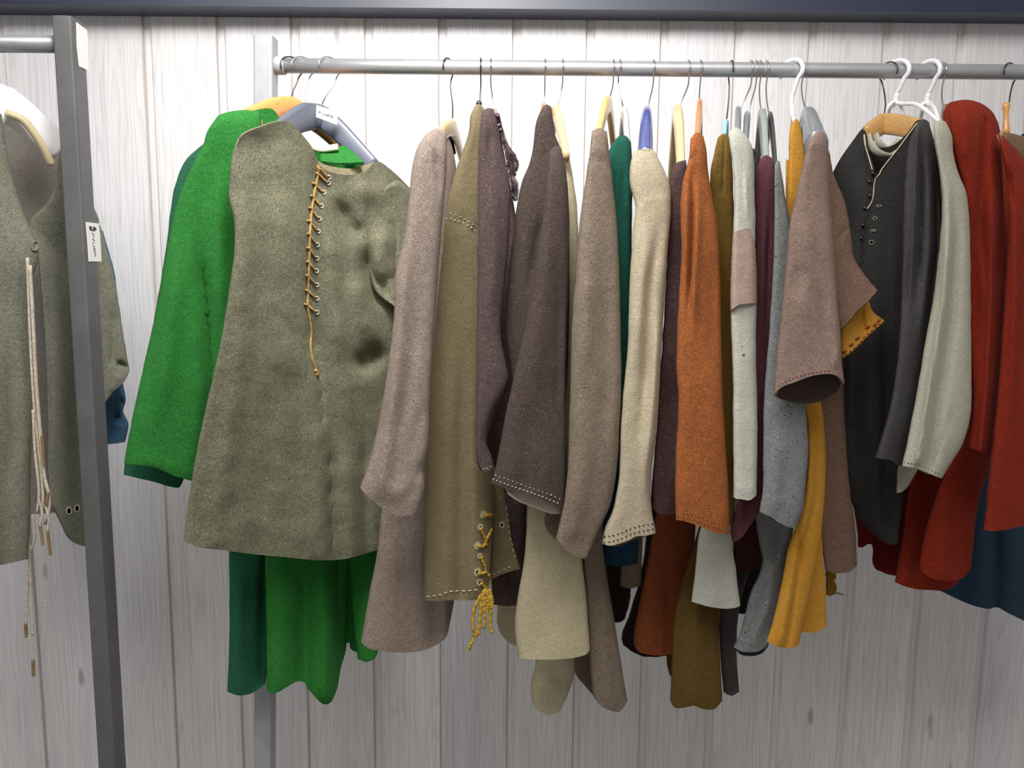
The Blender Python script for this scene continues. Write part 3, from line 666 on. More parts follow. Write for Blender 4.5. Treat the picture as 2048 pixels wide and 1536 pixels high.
sb = piece('sleeve', g, m_db, [(1100, 300), (1093, 350), (1087, 420), (1070, 540), (1053, 640), (1031, 740), (1013, 820), (1000, 890), (984, 966)], [(1122, 296), (1133, 350), (1138, 420), (1138, 520), (1133, 650), (1131, 800), (1131, 950), (1128, 1017)],
      (-.67, -.66, -.70, -.69), .036, top=[(1112, 292)], bot=[(1010, 976), (1040, 985), (1080, 999), (1112, 1013)], amp=.010, capv=.10,
      folds=[([(1110, 350), (1085, 600), (1060, 900)], 20, .010), ([(1122, 500), (1115, 900)], 12, -.008), ([(1060, 800), (1050, 980)], 14, -.006)])
piece('lining', g, m_wl, [(1002, 965), (1014, 982)], [(1128, 1000), (1122, 1027)], (-.675, -.66, -.69, -.68), .006, top=[(1060, 980)], bot=[(1040, 1001), (1070, 1013), (1100, 1025)], cap=False, M=18, N=12, amp=.001)
stitches(sb, sb, cream_thread, [(985, 958), (1010, 968), (1040, 978), (1080, 992), (1122, 1009)], 3, 5, .0010)
stitches(sb, sb, cream_thread, [(990, 950), (1015, 959), (1050, 972), (1090, 986), (1126, 1000)], 2, 7, .0009)
hanger('bright wire hanger just inside the dark brown tunic', 1090, (1089, 206), (1082, 240), w_brown, ny=-.41, neary=-.56, side=-1, sec=(.005, .009))

# --- 10 cream wool
m_cr = wool('cream_twill', (236, 220, 178), .08, 0, weave=True, patch=.06); m_crf = wool('fuzzy_cream', (240, 226, 184), .1)
g = garment('twill_tunic', 1118, 300, RY, 'cream twill wool tunic with a wide straight cuff, low between brown tunics', 'tunic')
piece('sleeve', g, m_cr, [(1118, 306), (1100, 500), (1075, 800), (1058, 960), (1054, 1040), (1048, 1120), (1038, 1180), (1030, 1235), (1031, 1275), (1036, 1317)], [(1138, 312), (1150, 380), (1157, 480), (1150, 700), (1150, 900), (1158, 1080), (1165, 1130), (1173, 1200), (1178, 1270), (1180, 1298)],
      (-.50, -.49, -.58, -.57), .034, top=[(1128, 304)], bot=[(1070, 1319), (1110, 1319), (1150, 1315), (1174, 1308)], n=2.6, amp=.007, folds=[([(1110, 1060), (1130, 1290)], 26, .006)])
piece('body', g, m_cr, [(1110, 330), (1060, 700), (1020, 1000), (1000, 1150), (993, 1240)], [(1140, 330), (1140, 700), (1140, 1000), (1110, 1180), (1085, 1300)], (-.29, -.27, -.36, -.32), .036, bot=[(1002, 1268), (1030, 1292)], amp=.01)
piece('sleeve', g, m_crf, [(1085, 900), (1072, 1200), (1070, 1330), (1060, 1375), (1066, 1408)], [(1140, 900), (1154, 1200), (1156, 1320), (1143, 1370), (1130, 1402)], -.40, .030, bot=[(1080, 1424), (1100, 1430), (1120, 1421)], amp=.010, n=2.0,
      folds=[([(1066, 1345), (1100, 1340), (1140, 1360)], 14, -.008), ([(1070, 1385), (1100, 1375), (1135, 1392)], 14, .012)])
hanger('thick pale beech hanger above the cream twill tunic', 1125, (1112, 208), (1132, 316), w_pale, ny=-.415, neary=-.54, side=-1, sec=(.0085, .014), crest=.6)

# --- 11 taupe
m_tp = wool('taupe', (148, 130, 112), .16, .25, speckc=(190, 180, 168))
g = garment('wool_tunic', 1215, 258, RY, 'taupe wool tunic with a wide drooping sleeve on the yellow pine hanger', 'tunic')
piece('sleeve', g, m_tp, [(1184, 262), (1180, 300), (1174, 340), (1165, 400), (1156, 480), (1151, 560), (1144, 640), (1141, 750), (1138, 850), (1135, 940), (1126, 1010), (1112, 1076)],
      [(1214, 263), (1218, 300), (1225, 360), (1232, 430), (1238, 520), (1241, 650), (1243, 760), (1240, 850), (1235, 930), (1222, 1005), (1200, 1056), (1182, 1098)], (-.67, -.65, -.69, -.67), .036, top=[(1198, 256)], bot=[(1128, 1096), (1150, 1111), (1170, 1116)], n=2.3, amp=.010, capv=.08,
      folds=[([(1182, 318), (1200, 313), (1216, 332)], 4, -.007), ([(1180, 480), (1165, 800)], 18, .010), ([(1215, 450), (1215, 760), (1195, 960)], 16, -.008), ([(1150, 760), (1170, 900), (1150, 1060)], 18, .008)])
piece('body', g, m_tp, [(1190, 285), (1176, 500), (1165, 900), (1165, 1100), (1172, 1200), (1180, 1330), (1186, 1388)], [(1212, 285), (1228, 500), (1232, 900), (1205, 1060), (1215, 1160), (1228, 1235), (1243, 1330), (1255, 1402)], (-.525, -.51, -.54, -.53), .030, bot=[(1198, 1408), (1215, 1419), (1240, 1423)], amp=.008, n=2.2,
      folds=[([(1205, 1120), (1215, 1410)], 16, .010)])
piece('back_panel', g, m_tp, [(1140, 700), (1125, 960), (1089, 1035), (1092, 1056), (1125, 1100), (1148, 1200), (1148, 1320)], [(1195, 700), (1195, 1100), (1195, 1250), (1195, 1400)], (-.48, -.46, -.48, -.46), .020, bot=[(1153, 1350), (1175, 1378)], amp=.006)
hanger('yellow pine hanger standing upright out of the taupe tunic', 1226, (1217, 191), (1194, 285), w_yel, ny=RY, neary=-.60, side=-1, sec=(.0068, .016), crest=.7)

piece('sleeve', g, m_tp, [(1140, 860), (1115, 970), (1089, 1034), (1092, 1056), (1108, 1078)], [(1165, 860), (1160, 1000), (1150, 1085)], (-.625, -.62, -.635, -.63), .012, amp=.004, N=40, M=20)
# --- 12 dark green
m_dg = wool('bottle_green', (22, 92, 74), .12)
g = garment('wool_tunic', 1245, 270, RY, 'bottle green wool tunic squeezed between the taupe and the cream-beige ones', 'tunic')
piece('sleeve', g, m_dg, [(1224, 288), (1216, 308), (1222, 380), (1232, 480), (1234, 700), (1232, 960)], [(1262, 284), (1265, 330), (1264, 450), (1262, 600), (1256, 760), (1252, 960)], (-.60, -.58, -.61, -.60), .032, top=[(1238, 272), (1252, 272)], amp=.006, capv=.07, folds=[([(1245, 330), (1250, 420)], 6, -.005)])
m_nv0 = wool('deep_teal_blue', (30, 62, 84), .12)
piece('body', g, m_nv0, [(1232, 300), (1225, 700), (1205, 1000), (1203, 1128)], [(1256, 300), (1262, 700), (1278, 1000), (1276, 1128)], (-.46, -.46, -.49, -.49), .03, bot=[(1240, 1133)], amp=.008)
hanger('pale green plastic hanger above the bottle green tunic', 1239, (1249, 212), (1256, 300), p_pale, ny=RY, neary=-.57, side=1, sec=(.0062, .013), crest=.8)

# --- 13 beige
m_bg = wool('beige_felt', (216, 200, 168), .10, .1, patch=.10)
g = garment('wool_tunic', 1290, 300, RY, 'cream-beige felted tunic with dark double stitching round the cuff, on the blue hanger', 'tunic')
bs = piece('sleeve', g, m_bg, [(1267, 303), (1260, 335), (1260, 372), (1270, 410), (1267, 450), (1262, 520), (1258, 600), (1255, 700), (1247, 780), (1241, 860), (1238, 950), (1225, 1020), (1209, 1055), (1203, 1086)],
      [(1310, 303), (1326, 335), (1341, 378), (1342, 420), (1336, 500), (1329, 600), (1323, 700), (1318, 800), (1314, 860), (1304, 930), (1301, 975), (1305, 1030), (1312, 1066)], (-.65, -.63, -.67, -.65), .036, top=[(1282, 298), (1298, 297)],
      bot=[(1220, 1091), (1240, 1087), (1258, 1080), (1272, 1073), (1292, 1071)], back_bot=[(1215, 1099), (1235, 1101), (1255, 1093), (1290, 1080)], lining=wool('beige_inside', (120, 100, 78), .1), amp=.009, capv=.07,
      folds=[([(1272, 412), (1290, 388), (1318, 381), (1342, 383)], 3, -.0035), ([(1322, 430), (1300, 560), (1290, 760), (1275, 900)], 9, -.014), ([(1300, 420), (1285, 560), (1270, 760)], 14, .010), ([(1322, 560), (1308, 800), (1290, 960), (1295, 1040)], 10, .016), ([(1345, 400), (1325, 600)], 10, .006)])
for off, dsh in ((0, 4), (-11, 4)):
    stitches(bs, bs, brown_thread, [(1207, 1085+off), (1225, 1082+off), (1245, 1076+off), (1262, 1068+off), (1285, 1062+off), (1308, 1058+off)], dsh, 5, .0011)
stitches(bs, bs, brown_thread, [(1276, 300), (1300, 301)], 2, 3, .0010)
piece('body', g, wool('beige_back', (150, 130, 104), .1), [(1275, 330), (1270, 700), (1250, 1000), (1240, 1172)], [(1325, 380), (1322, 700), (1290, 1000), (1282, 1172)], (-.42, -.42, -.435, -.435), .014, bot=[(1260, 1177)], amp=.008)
hanger('glossy blue plastic hanger on the rail, above the cream-beige tunic', 1306, (1294, 212), (1290, 320), p_blue, ny=RY, neary=-.59, side=-1, sec=(.0095, .017), crest=.55, n=2.2, tipsec=1.45)

# --- 14 dark mauve-brown
m_dm = wool('plum_brown', (86, 62, 60), .22, .2, fuzz=1.6)
g = garment('wool_tunic', 1355, 320, RY, 'fuzzy plum brown tunic between the cream-beige sleeve and the rust orange one', 'tunic')
piece('sleeve', g, m_dm, [(1347, 332), (1341, 360), (1338, 450), (1330, 600), (1320, 750), (1314, 850), (1306, 950), (1304, 1015)], [(1372, 320), (1378, 420), (1376, 600), (1372, 800), (1366, 950), (1360, 1022)], (-.61, -.60, -.62, -.61), .030, top=[(1358, 323)], bot=[(1318, 1028), (1345, 1030)], amp=.012, nsc=(14, 6), jit=1.8, capv=.06)
piece('body', g, wool('plum_dark', (48, 34, 32), .15), [(1345, 350), (1320, 800), (1300, 1000), (1285, 1130), (1262, 1220), (1244, 1272), (1246, 1290)], [(1366, 350), (1362, 800), (1340, 1100), (1335, 1312)], (-.34, -.34, -.375, -.37), .04, bot=[(1262, 1302), (1295, 1314)], amp=.012, jit=2)
piece('back_panel', g, wool('umber', (60, 42, 34), .15), [(1215, 980), (1210, 1100), (1208, 1236)], [(1265, 980), (1264, 1120), (1260, 1200), (1250, 1238)], (-.29, -.29, -.29, -.29), .03, bot=[(1228, 1245), (1242, 1244)], amp=.008)
hanger('broad pale wooden hanger curving into the fuzzy plum brown tunic', 1376, (1355, 209), (1362, 335), w_pale, ny=RY, neary=-.58, side=-1, sec=(.0095, .016), crest=.6)

# --- 15 rust orange
m_ru = wool('rust_orange', (186, 102, 50), .16, .55, speckc=(216, 160, 120))
g = garment('wool_tunic', 1398, 265, RY, 'rust orange wool tunic with pricked stitching along its slanted cuff', 'tunic')
rs = piece('sleeve', g, m_ru, [(1381, 277), (1377, 320), (1366, 360), (1361, 420), (1363, 500), (1360, 560), (1355, 650), (1353, 740), (1357, 800), (1352, 900), (1350, 980), (1352, 1040)],
      [(1407, 272), (1413, 300), (1416, 340), (1424, 390), (1434, 450), (1440, 550), (1443, 700), (1446, 800), (1452, 900), (1458, 1000), (1458, 1069)], (-.67, -.65, -.68, -.66), .036, top=[(1393, 265)], bot=[(1375, 1044), (1405, 1055), (1435, 1066)], amp=.008, capv=.07,
      folds=[([(1386, 320), (1384, 450), (1380, 560), (1374, 680)], (5, 5), -.018), ([(1372, 360), (1372, 560)], 7, .010), ([(1398, 330), (1394, 480), (1384, 700)], 8, .012), ([(1425, 450), (1425, 760)], 14, -.006), ([(1378, 318), (1393, 311), (1412, 322)], 3, -.005)])
stitches(rs, rs, brown_thread, [(1356, 1033), (1385, 1040), (1420, 1052), (1453, 1061)], 2, 4, .0009)
stitches(rs, rs, brown_thread, [(1366, 1028), (1395, 1034), (1430, 1046), (1455, 1053)], 2, 6, .0008)
m_ru2 = wool('rust_red', (166, 84, 48), .12, .2)
piece('body', g, m_ru2, [(1385, 300), (1368, 600), (1340, 900), (1308, 1050), (1290, 1150), (1278, 1210), (1268, 1265), (1267, 1290)], [(1405, 300), (1420, 600), (1400, 900), (1385, 1150), (1372, 1309)], (-.45, -.44, -.45, -.44), .030, bot=[(1280, 1305), (1315, 1311), (1345, 1309)], amp=.008,
      folds=[([(1335, 1120), (1338, 1300)], 8, -.008), ([(1305, 1150), (1295, 1290)], 14, .008)])
hanger('narrow orange varnished hanger above the rust orange tunic', 1400, (1400, 197), (1394, 290), woodmat('orange_varnish', (206, 122, 48), .2), ny=RY, neary=-.60, side=-1, sec=(.0060, .016), crest=.8)

# --- 16 mustard-olive
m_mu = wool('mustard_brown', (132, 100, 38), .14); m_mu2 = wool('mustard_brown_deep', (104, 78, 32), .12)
g = garment('wool_tunic', 1447, 268, RY, 'mustard brown long tunic on the aqua-tipped hanger, its hem below the rust orange one', 'tunic')
piece('sleeve', g, m_mu, [(1436, 275), (1430, 300), (1421, 345), (1422, 420), (1432, 600), (1440, 900), (1444, 1050)], [(1457, 272), (1464, 320), (1468, 450), (1468, 900), (1468, 1050)], (-.605, -.60, -.612, -.61), .018, top=[(1447, 267)], amp=.006, capv=.06,
      folds=[([(1449, 280), (1446, 380)], 3, -.004), ([(1423, 385), (1445, 380), (1466, 384)], 3, -.005)])
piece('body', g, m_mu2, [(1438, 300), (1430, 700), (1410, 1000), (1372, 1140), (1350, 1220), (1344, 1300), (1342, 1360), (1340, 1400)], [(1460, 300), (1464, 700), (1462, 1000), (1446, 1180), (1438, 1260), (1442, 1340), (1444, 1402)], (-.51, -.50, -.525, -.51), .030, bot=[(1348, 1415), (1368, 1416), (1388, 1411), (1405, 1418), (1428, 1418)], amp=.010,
      folds=[([(1390, 1180), (1388, 1400)], 18, .006)])
piece('back_panel', g, m_mu2, [(1336, 1200), (1333, 1300), (1334, 1330), (1340, 1352)], [(1380, 1200), (1380, 1370)], -.40, .02, amp=.004, M=14, N=24)
hanger('thin hanger with an aqua blue tip above the mustard brown tunic', 1462, (1452, 240), (1447, 290), p_aqua, ny=RY, neary=-.58, side=1, sec=(.0055, .013), wm=wire_d)

# --- 17 white with pink patch
m_wh = wool('off_white', (222, 222, 206), .06, 0, patch=.05); m_pk = wool('pink_patch', (206, 176, 158), .08)
g = garment('wool_tunic', 1470, 255, RY, 'off-white wool tunic with a dusty pink patch sewn round its sleeve', 'tunic')
ws = piece('sleeve', g, m_wh, [(1459, 264), (1458, 280), (1464, 320), (1468, 380), (1467, 450), (1463, 560), (1462, 640), (1466, 750), (1466, 850), (1467, 950), (1467, 995)], [(1480, 258), (1496, 276), (1506, 302), (1509, 380), (1511, 455), (1510, 500), (1513, 600), (1512, 700), (1515, 850), (1513, 990)],
      (-.66, -.64, -.67, -.66), .030, top=[(1469, 254)], bot=[(1480, 998), (1500, 1000)], amp=.005, capv=.05, folds=[([(1490, 330), (1496, 450)], 5, .005), ([(1462, 975), (1515, 978)], 6, .003)])
piece('patch', ws, m_pk, [(1466, 466), (1463, 520), (1461, 580), (1461, 620)], [(1505, 463), (1510, 490), (1513, 540), (1514, 606)], (-.668, -.648, -.67, -.655), .033, top=[(1480, 460), (1497, 456)], bot=[(1478, 610), (1495, 607)], cap=False, amp=.003, N=40)
piece('body', g, m_wh, [(1470, 300), (1470, 700), (1440, 980), (1400, 1060), (1393, 1110), (1388, 1160), (1383, 1202)], [(1500, 320), (1506, 700), (1495, 980), (1466, 1080), (1472, 1140), (1478, 1190), (1481, 1212)], (-.56, -.56, -.573, -.57), .020, bot=[(1405, 1210), (1440, 1217), (1465, 1217)], amp=.006,
      folds=[([(1430, 1080), (1425, 1200)], 16, .006)])
for q in ((1484, 693, 1.6), (1487, 710, 3.2)):
    vs, fs = [], []; c = hit(ws, q[0], q[1], .0006); V2 = [c]+[hit(ws, q[0]+q[2]*math.cos(a), q[1]+q[2]*.8*math.sin(a), .0007) for a in np.linspace(0, 6.283, 9)[:-1]]
    meshobj('moth_hole', V2, [(0, 1+(k+1) % 8, 1+k) for k in range(8)], plain('moth', (90, 84, 90), .9), ws)
hanger('smooth grey plastic hanger dipping into the off-white tunic', 1501, (1477, 213), (1474, 280), p_greyd, ny=RY, neary=-.59, side=-1, sec=(.0060, .014), crest=.8)

# --- 18 charcoal slim
m_ch = wool('slate_charcoal', (78, 74, 72), .14); 
g = garment('wool_tunic', 1512, 330, RY, 'slate charcoal tunic, a thin strip between the off-white sleeve and the burgundy one', 'tunic')
piece('sleeve', g, wool('near_black', (44, 38, 44), .1), [(1508, 318), (1506, 500), (1506, 900)], [(1519, 316), (1522, 500), (1522, 900)], (-.57, -.57, -.575, -.575), .015, top=[(1513, 308)], amp=.004, M=14)
piece('collar', g, m_col, [(1504, 296), (1506, 330)], [(1513, 300), (1516, 335)], -.50, .008, amp=.006, M=10, N=16, nsc=(60, 50), jit=2)
piece('body', g, m_ch, [(1500, 330), (1498, 800), (1470, 1080), (1440, 1200), (1440, 1300), (1447, 1384)], [(1518, 330), (1520, 800), (1508, 1100), (1480, 1210), (1473, 1290), (1478, 1384)], (-.45, -.45, -.455, -.455), .025, bot=[(1462, 1392)], amp=.008)
piece('back_panel', g, wool('near_black', (44, 38, 44), .1), [(1470, 1000), (1460, 1220)], [(1545, 1000), (1530, 1180)], -.38, .03, amp=.006, M=16, N=30, bot=[(1490, 1228)])
hanger('darker grey plastic hanger, second of the two leaning together', 1511, (1495, 222), (1490, 292), p_greyd, ny=RY, neary=-.57, side=-1, sec=(.0062, .015), crest=.7)

# --- 19 burgundy
m_bu = wool('burgundy', (104, 58, 66), .13)
g = garment('wool_tunic', 1530, 315, RY, 'burgundy wool tunic whose cuff swings under the patched off-white sleeve', 'tunic')
piece('sleeve', g, m_bu, [(1520, 318), (1512, 345), (1511, 500), (1508, 700), (1500, 880), (1484, 980), (1466, 1035), (1461, 1060), (1466, 1086)], [(1544, 316), (1552, 360), (1552, 500), (1545, 650), (1536, 800), (1530, 900), (1528, 960), (1524, 1018)], (-.612, -.61, -.62, -.615), .020, top=[(1532, 310)], bot=[(1480, 1078), (1505, 1045)], amp=.007, capv=.06,
      folds=[([(1530, 360), (1526, 700)], 8, .006), ([(1540, 400), (1530, 700)], 5, -.008)])
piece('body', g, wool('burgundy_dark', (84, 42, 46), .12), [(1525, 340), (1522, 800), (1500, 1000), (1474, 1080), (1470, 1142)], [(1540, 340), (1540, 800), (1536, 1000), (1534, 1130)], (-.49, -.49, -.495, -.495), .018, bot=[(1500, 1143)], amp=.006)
hanger('long flat grey-green hanger above the burgundy tunic', 1519, (1524, 217), (1532, 336), plain('sage_plastic', (138, 146, 138), .4), ny=RY, neary=-.59, side=-1, sec=(.0072, .017), crest=.5, n=4)

# --- 20 grey speckled
m_gs = wool('speckled_grey', (146, 150, 150), .14, .4, dark=1, speckc=(190, 190, 186)); m_blk = plain('black_facing', (24, 20, 26), .9)
g = garment('wool_tunic', 1552, 322, RY, 'blue-grey flecked tunic with a dark faced hem, half behind the wide mauve brown sleeve', 'tunic')
piece('sleeve', g, m_gs, [(1549, 332), (1549, 400), (1548, 480), (1545, 560), (1540, 640), (1533, 730), (1528, 800), (1526, 900), (1525, 980), (1518, 1024)], [(1560, 322), (1572, 400), (1590, 500), (1600, 650), (1612, 820), (1617, 900), (1612, 960), (1605, 1020), (1592, 1055)],
      (-.655, -.645, -.66, -.65), .024, top=[(1554, 322)], bot=[(1540, 1033), (1560, 1046), (1578, 1054)], amp=.007, folds=[([(1560, 850), (1550, 1010)], 14, .006)])
sk = piece('body', g, m_gs, [(1535, 700), (1522, 900), (1512, 1040), (1518, 1085), (1525, 1118), (1518, 1150), (1500, 1188), (1490, 1230), (1477, 1275), (1467, 1293)], [(1592, 700), (1595, 900), (1586, 1060), (1576, 1105), (1568, 1150), (1556, 1220), (1546, 1262), (1538, 1288)], (-.55, -.54, -.55, -.545), .026, bot=[(1480, 1302), (1505, 1305), (1525, 1299)], amp=.010,
      folds=[([(1530, 1110), (1560, 1120)], 14, -.008), ([(1550, 1060), (1540, 1200), (1510, 1280)], 10, .008)], lining=m_blk)
piece('hem_facing', sk, m_blk, [(1470, 1285), (1472, 1299)], [(1536, 1280), (1537, 1292)], (-.54, -.535, -.54, -.535), .020, bot=[(1482, 1309), (1505, 1312), (1525, 1306)], cap=False, M=18, N=10, amp=.001)
hanger('slim black hanger leaning away from the burgundy tunic', 1532, (1540, 223), (1551, 340), p_black, ny=RY, neary=-.60, side=-1, sec=(.0042, .014), crest=.8, n=4)

# --- 21 yellow
m_ye = wool('golden_yellow', (232, 160, 54), .08, 0, patch=.05)
g = garment('wool_tunic', 1592, 240, RY, 'golden yellow tunic with red-stitched cuff, on the white plastic hook hanger', 'tunic')
piece('sleeve', g, m_ye, [(1587, 241), (1580, 258), (1578, 300), (1576, 400), (1580, 560), (1595, 760), (1612, 840), (1615, 900), (1612, 960), (1600, 1030), (1578, 1090), (1562, 1170), (1545, 1245), (1533, 1282)],
      [(1599, 246), (1608, 290), (1612, 400), (1618, 560), (1630, 740), (1646, 830), (1651, 900), (1650, 980), (1642, 1070), (1628, 1150), (1612, 1220), (1598, 1290)], (-.595, -.585, -.605, -.595), .024, top=[(1592, 237)], bot=[(1555, 1293), (1582, 1296)], amp=.006, capv=.05,
      folds=[([(1636, 840), (1632, 1000), (1600, 1120), (1575, 1290)], 5, -.005), ([(1622, 850), (1620, 1000), (1590, 1120), (1562, 1280)], 10, .009), ([(1597, 1060), (1601, 1140)], 5, -.014)])
piece('body', g, m_ye, [(1572, 318), (1572, 420), (1602, 800), (1612, 1000), (1605, 1150), (1600, 1264)], [(1598, 330), (1618, 600), (1640, 900), (1644, 1080), (1651, 1180), (1653, 1252)], (-.56, -.555, -.56, -.555), .015, bot=[(1628, 1265), (1645, 1258)], amp=.006)
yc = piece('sleeve', g, m_ye, [(1650, 500), (1675, 620), (1683, 716)], [(1700, 500), (1735, 590), (1745, 622), (1769, 641)], (-.625, -.60, -.63, -.61), .020, bot=[(1700, 706), (1718, 690), (1735, 672), (1755, 655)], cap=False, amp=.006, folds=[([(1720, 610), (1728, 660)], 6, -.010), ([(1740, 610), (1750, 640)], 8, .006)])
for k, (x, y) in enumerate(((1690, 703), (1702, 690), (1715, 677), (1737, 655), (1750, 650), (1758, 642))):
    stitches(yc, yc, red_thread, [(x-4, y+3), (x+5, y-3)], 8, 3, .0020)
stitches(yc, yc, red_thread, [(1690, 711), (1710, 696), (1735, 668), (1764, 647)], 6, 4, .0011)
m_ms = wool('mustard_ochre', (172, 120, 30), .12)
piece('hem_trim', g, m_ms, [(1650, 1080), (1652, 1189)], [(1672, 1080), (1670, 1145), (1673, 1152), (1669, 1162), (1674, 1172), (1672, 1184)], -.47, .010, bot=[(1662, 1192)], amp=.004, M=14, N=30, jit=1.6)
cord(None, g, leather, [tuple(W(x, y, -.48)) for x, y in cr([(1668, 1187), (1676, 1186), (1687, 1190)], 10)], .0015, 'loose_thread', 0)
def tubehanger(label, xt, neck, near, far, neary, fary, yaw, side, arch=None, r=.0038, drop=True):
    NP = W(neck[0], neck[1], RY); h = thing('coat_hanger', NP, label, 'hanger')
    hp = hook_path(xt, NP, side, yaw, R=.0195, rw=.0042)
    s = [(.0042*(1 if i > 14 else .9),)*2 for i in range(60)]
    tubeobj('hook', h, p_white, hp, s, 12)
    tubeobj('collar_ring', h, p_white, [NP*(1-t)+hp[8]*t for t in np.linspace(-.1, .9, 6)], (.0048, .0048), 12)
    a = W(*near, neary); b = W(*far, fary); c = NP
    P = cr([a, a*.45+c*.55+np.array([0, 0, .014]), c*.85+a*.15+np.array([0, 0, .004]), c, c*.85+b*.15+np.array([0, 0, .004]), b*.45+c*.55+np.array([0, 0, .014]), b], 50)
    tubeobj('shoulder_bar', h, p_white, P, (r, r), 12)
    lo = np.array([0, 0, -.035])
    tubeobj('lower_bar', h, p_white, cr([a, a+lo*.5, a*.85+b*.15+lo, (a+b)/2+lo, a*.15+b*.85+lo, b+lo*.5, b], 40), (r*.9, r*.9), 10)
    if arch:
        tubeobj('arch', h, p_white, cr([W(x, y, RY-.004) for x, y in arch], 24), (r*.9, r*.9), 10)
    return h
tubehanger('white plastic hook hanger above the golden yellow tunic', 1584, (1586, 232), (1592, 300), (1580, 300), -.57, -.25, -0.6, -1)

# --- 22 mauve-brown short wide sleeve
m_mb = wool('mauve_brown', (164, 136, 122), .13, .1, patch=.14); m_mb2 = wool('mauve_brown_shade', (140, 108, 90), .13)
g = garment('wool_tunic', 1638, 262, RY, 'mauve brown wool tunic with a short wide sleeve gaping open at the cuff', 'tunic')
ms = piece('sleeve', g, m_mb, [(1628, 268), (1616, 290), (1602, 345), (1590, 400), (1579, 450), (1573, 520), (1565, 600), (1557, 680), (1550, 750), (1547, 792)], [(1648, 268), (1655, 300), (1660, 400), (1668, 500), (1675, 600), (1682, 680), (1684, 730), (1689, 768)],
      (-.70, -.68, -.71, -.70), .040, top=[(1638, 262)], bot=[(1554, 782), (1568, 772), (1590, 764), (1615, 755), (1640, 749), (1662, 748), (1680, 755)], back_bot=[(1556, 800), (1578, 808), (1605, 812), (1630, 810), (1655, 799), (1676, 783)],
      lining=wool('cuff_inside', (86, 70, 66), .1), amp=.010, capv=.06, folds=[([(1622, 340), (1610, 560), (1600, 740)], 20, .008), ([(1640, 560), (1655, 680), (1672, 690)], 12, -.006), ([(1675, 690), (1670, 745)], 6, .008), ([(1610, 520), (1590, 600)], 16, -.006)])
stitches(ms, ms, red_thread, [(1556, 772), (1575, 761), (1600, 752), (1630, 744), (1660, 741)], 3, 5, .0009)
piece('sleeve', g, m_mb2, [(1646, 300), (1652, 450), (1664, 560), (1678, 660)], [(1658, 300), (1668, 350), (1690, 405), (1702, 470), (1708, 515), (1728, 548), (1755, 581)], (-.665, -.65, -.665, -.65), .020, bot=[(1685, 655), (1700, 640), (1718, 618), (1738, 600)], amp=.006, cap=True, folds=[([(1690, 460), (1676, 478)], 4, -.004)])
piece('body', g, m_mb2, [(1640, 300), (1638, 600), (1634, 800), (1636, 1000), (1642, 1080), (1650, 1140)], [(1660, 400), (1685, 650), (1690, 850), (1700, 980), (1710, 1050), (1714, 1132)], (-.51, -.505, -.525, -.52), .022, bot=[(1672, 1147), (1700, 1143)], amp=.006)
hanger('grey plastic hanger with a round hole, above the mauve brown tunic', 1603, (1614, 214), (1632, 300), p_greyd, ny=RY, neary=-.60, side=-1, sec=(.010, .019), crest=.6, n=2.4, tipsec=1.9)
hx = bpy.data.objects['coat_hanger.%03d' % (len([o for o in bpy.data.objects if o.name.startswith('coat_hanger')])-1)]
tubeobj('round_hole', hx, hole, [W(1621, 261, -.478), W(1621, 261, -.470)], (.006, .009), 14)
# --- 23 charcoal jacket facing out
m_cc = wool('charcoal_twill', (52, 50, 50), .10, .1, weave=True); m_cs = wool('charcoal_grey_sleeve', (80, 77, 78), .10, .15, weave=True)
m_dl = wool('dark_inside', (36, 32, 32), .1)
g = garment('wool_jacket', 1775, 232, RY, 'charcoal twill jacket facing outwards on a wooden hanger, with a piped slit neckline', 'jacket')
cb = piece('body', g, m_cc, [(1662, 352), (1660, 500), (1664, 700), (1674, 850), (1690, 960), (1716, 1035), (1745, 1066)], [(1856, 244), (1872, 310), (1872, 480), (1855, 650), (1830, 850), (1808, 980), (1796, 1086)], (-.465, -.535, -.485, -.545), .028,
      top=[(1680, 318), (1703, 285), (1727, 256), (1729, 282), (1738, 315), (1751, 351), (1768, 332), (1800, 290), (1820, 262), (1834, 241), (1845, 239)],
      back_top=[(1680, 318), (1703, 285), (1727, 256), (1735, 276), (1752, 290), (1778, 290), (1808, 270), (1834, 241), (1845, 239)],
      bot=[(1760, 1080), (1775, 1088), (1788, 1089)], cap=False, lining=m_dl, M=56, N=90, amp=.010, n=3,
      folds=[([(1750, 352), (1745, 400), (1728, 470), (1722, 560)], (4, 4), -.008), ([(1700, 600), (1715, 1000)], 14, -.012), ([(1740, 560), (1750, 1000)], 18, .012), ([(1775, 560), (1772, 1050)], 12, -.014), ([(1790, 420), (1780, 800)], 12, .008)])
js = piece('sleeve', g, m_cs, [(1836, 243), (1822, 275), (1812, 330), (1808, 400), (1806, 500), (1803, 600), (1797, 700), (1783, 800), (1766, 865), (1750, 914)], [(1856, 242), (1868, 280), (1877, 330), (1882, 400), (1883, 500), (1872, 580), (1858, 660), (1842, 760), (1828, 850), (1806, 930)],
      (-.62, -.60, -.63, -.61), .036, top=[(1846, 238)], bot=[(1765, 918), (1782, 920), (1794, 930)], amp=.008, capv=.06,
      folds=[([(1835, 260), (1828, 420), (1818, 640)], 6, .012), ([(1848, 270), (1842, 450), (1832, 620)], 5, -.016), ([(1860, 290), (1858, 480), (1840, 700)], 8, .014), ([(1872, 330), (1874, 500), (1850, 690)], 5, -.014), ([(1815, 500), (1810, 640)], 5, -.008)])
pip = plain('cream_piping', (190, 178, 140), .8)
cord(cb, cb, pip, [(1834, 246), (1816, 270), (1797, 296), (1776, 322), (1762, 340), (1752, 354), (1748, 372), (1746, 396), (1739, 412), (1734, 418)], .0010, 'piping', .0012, n=50)
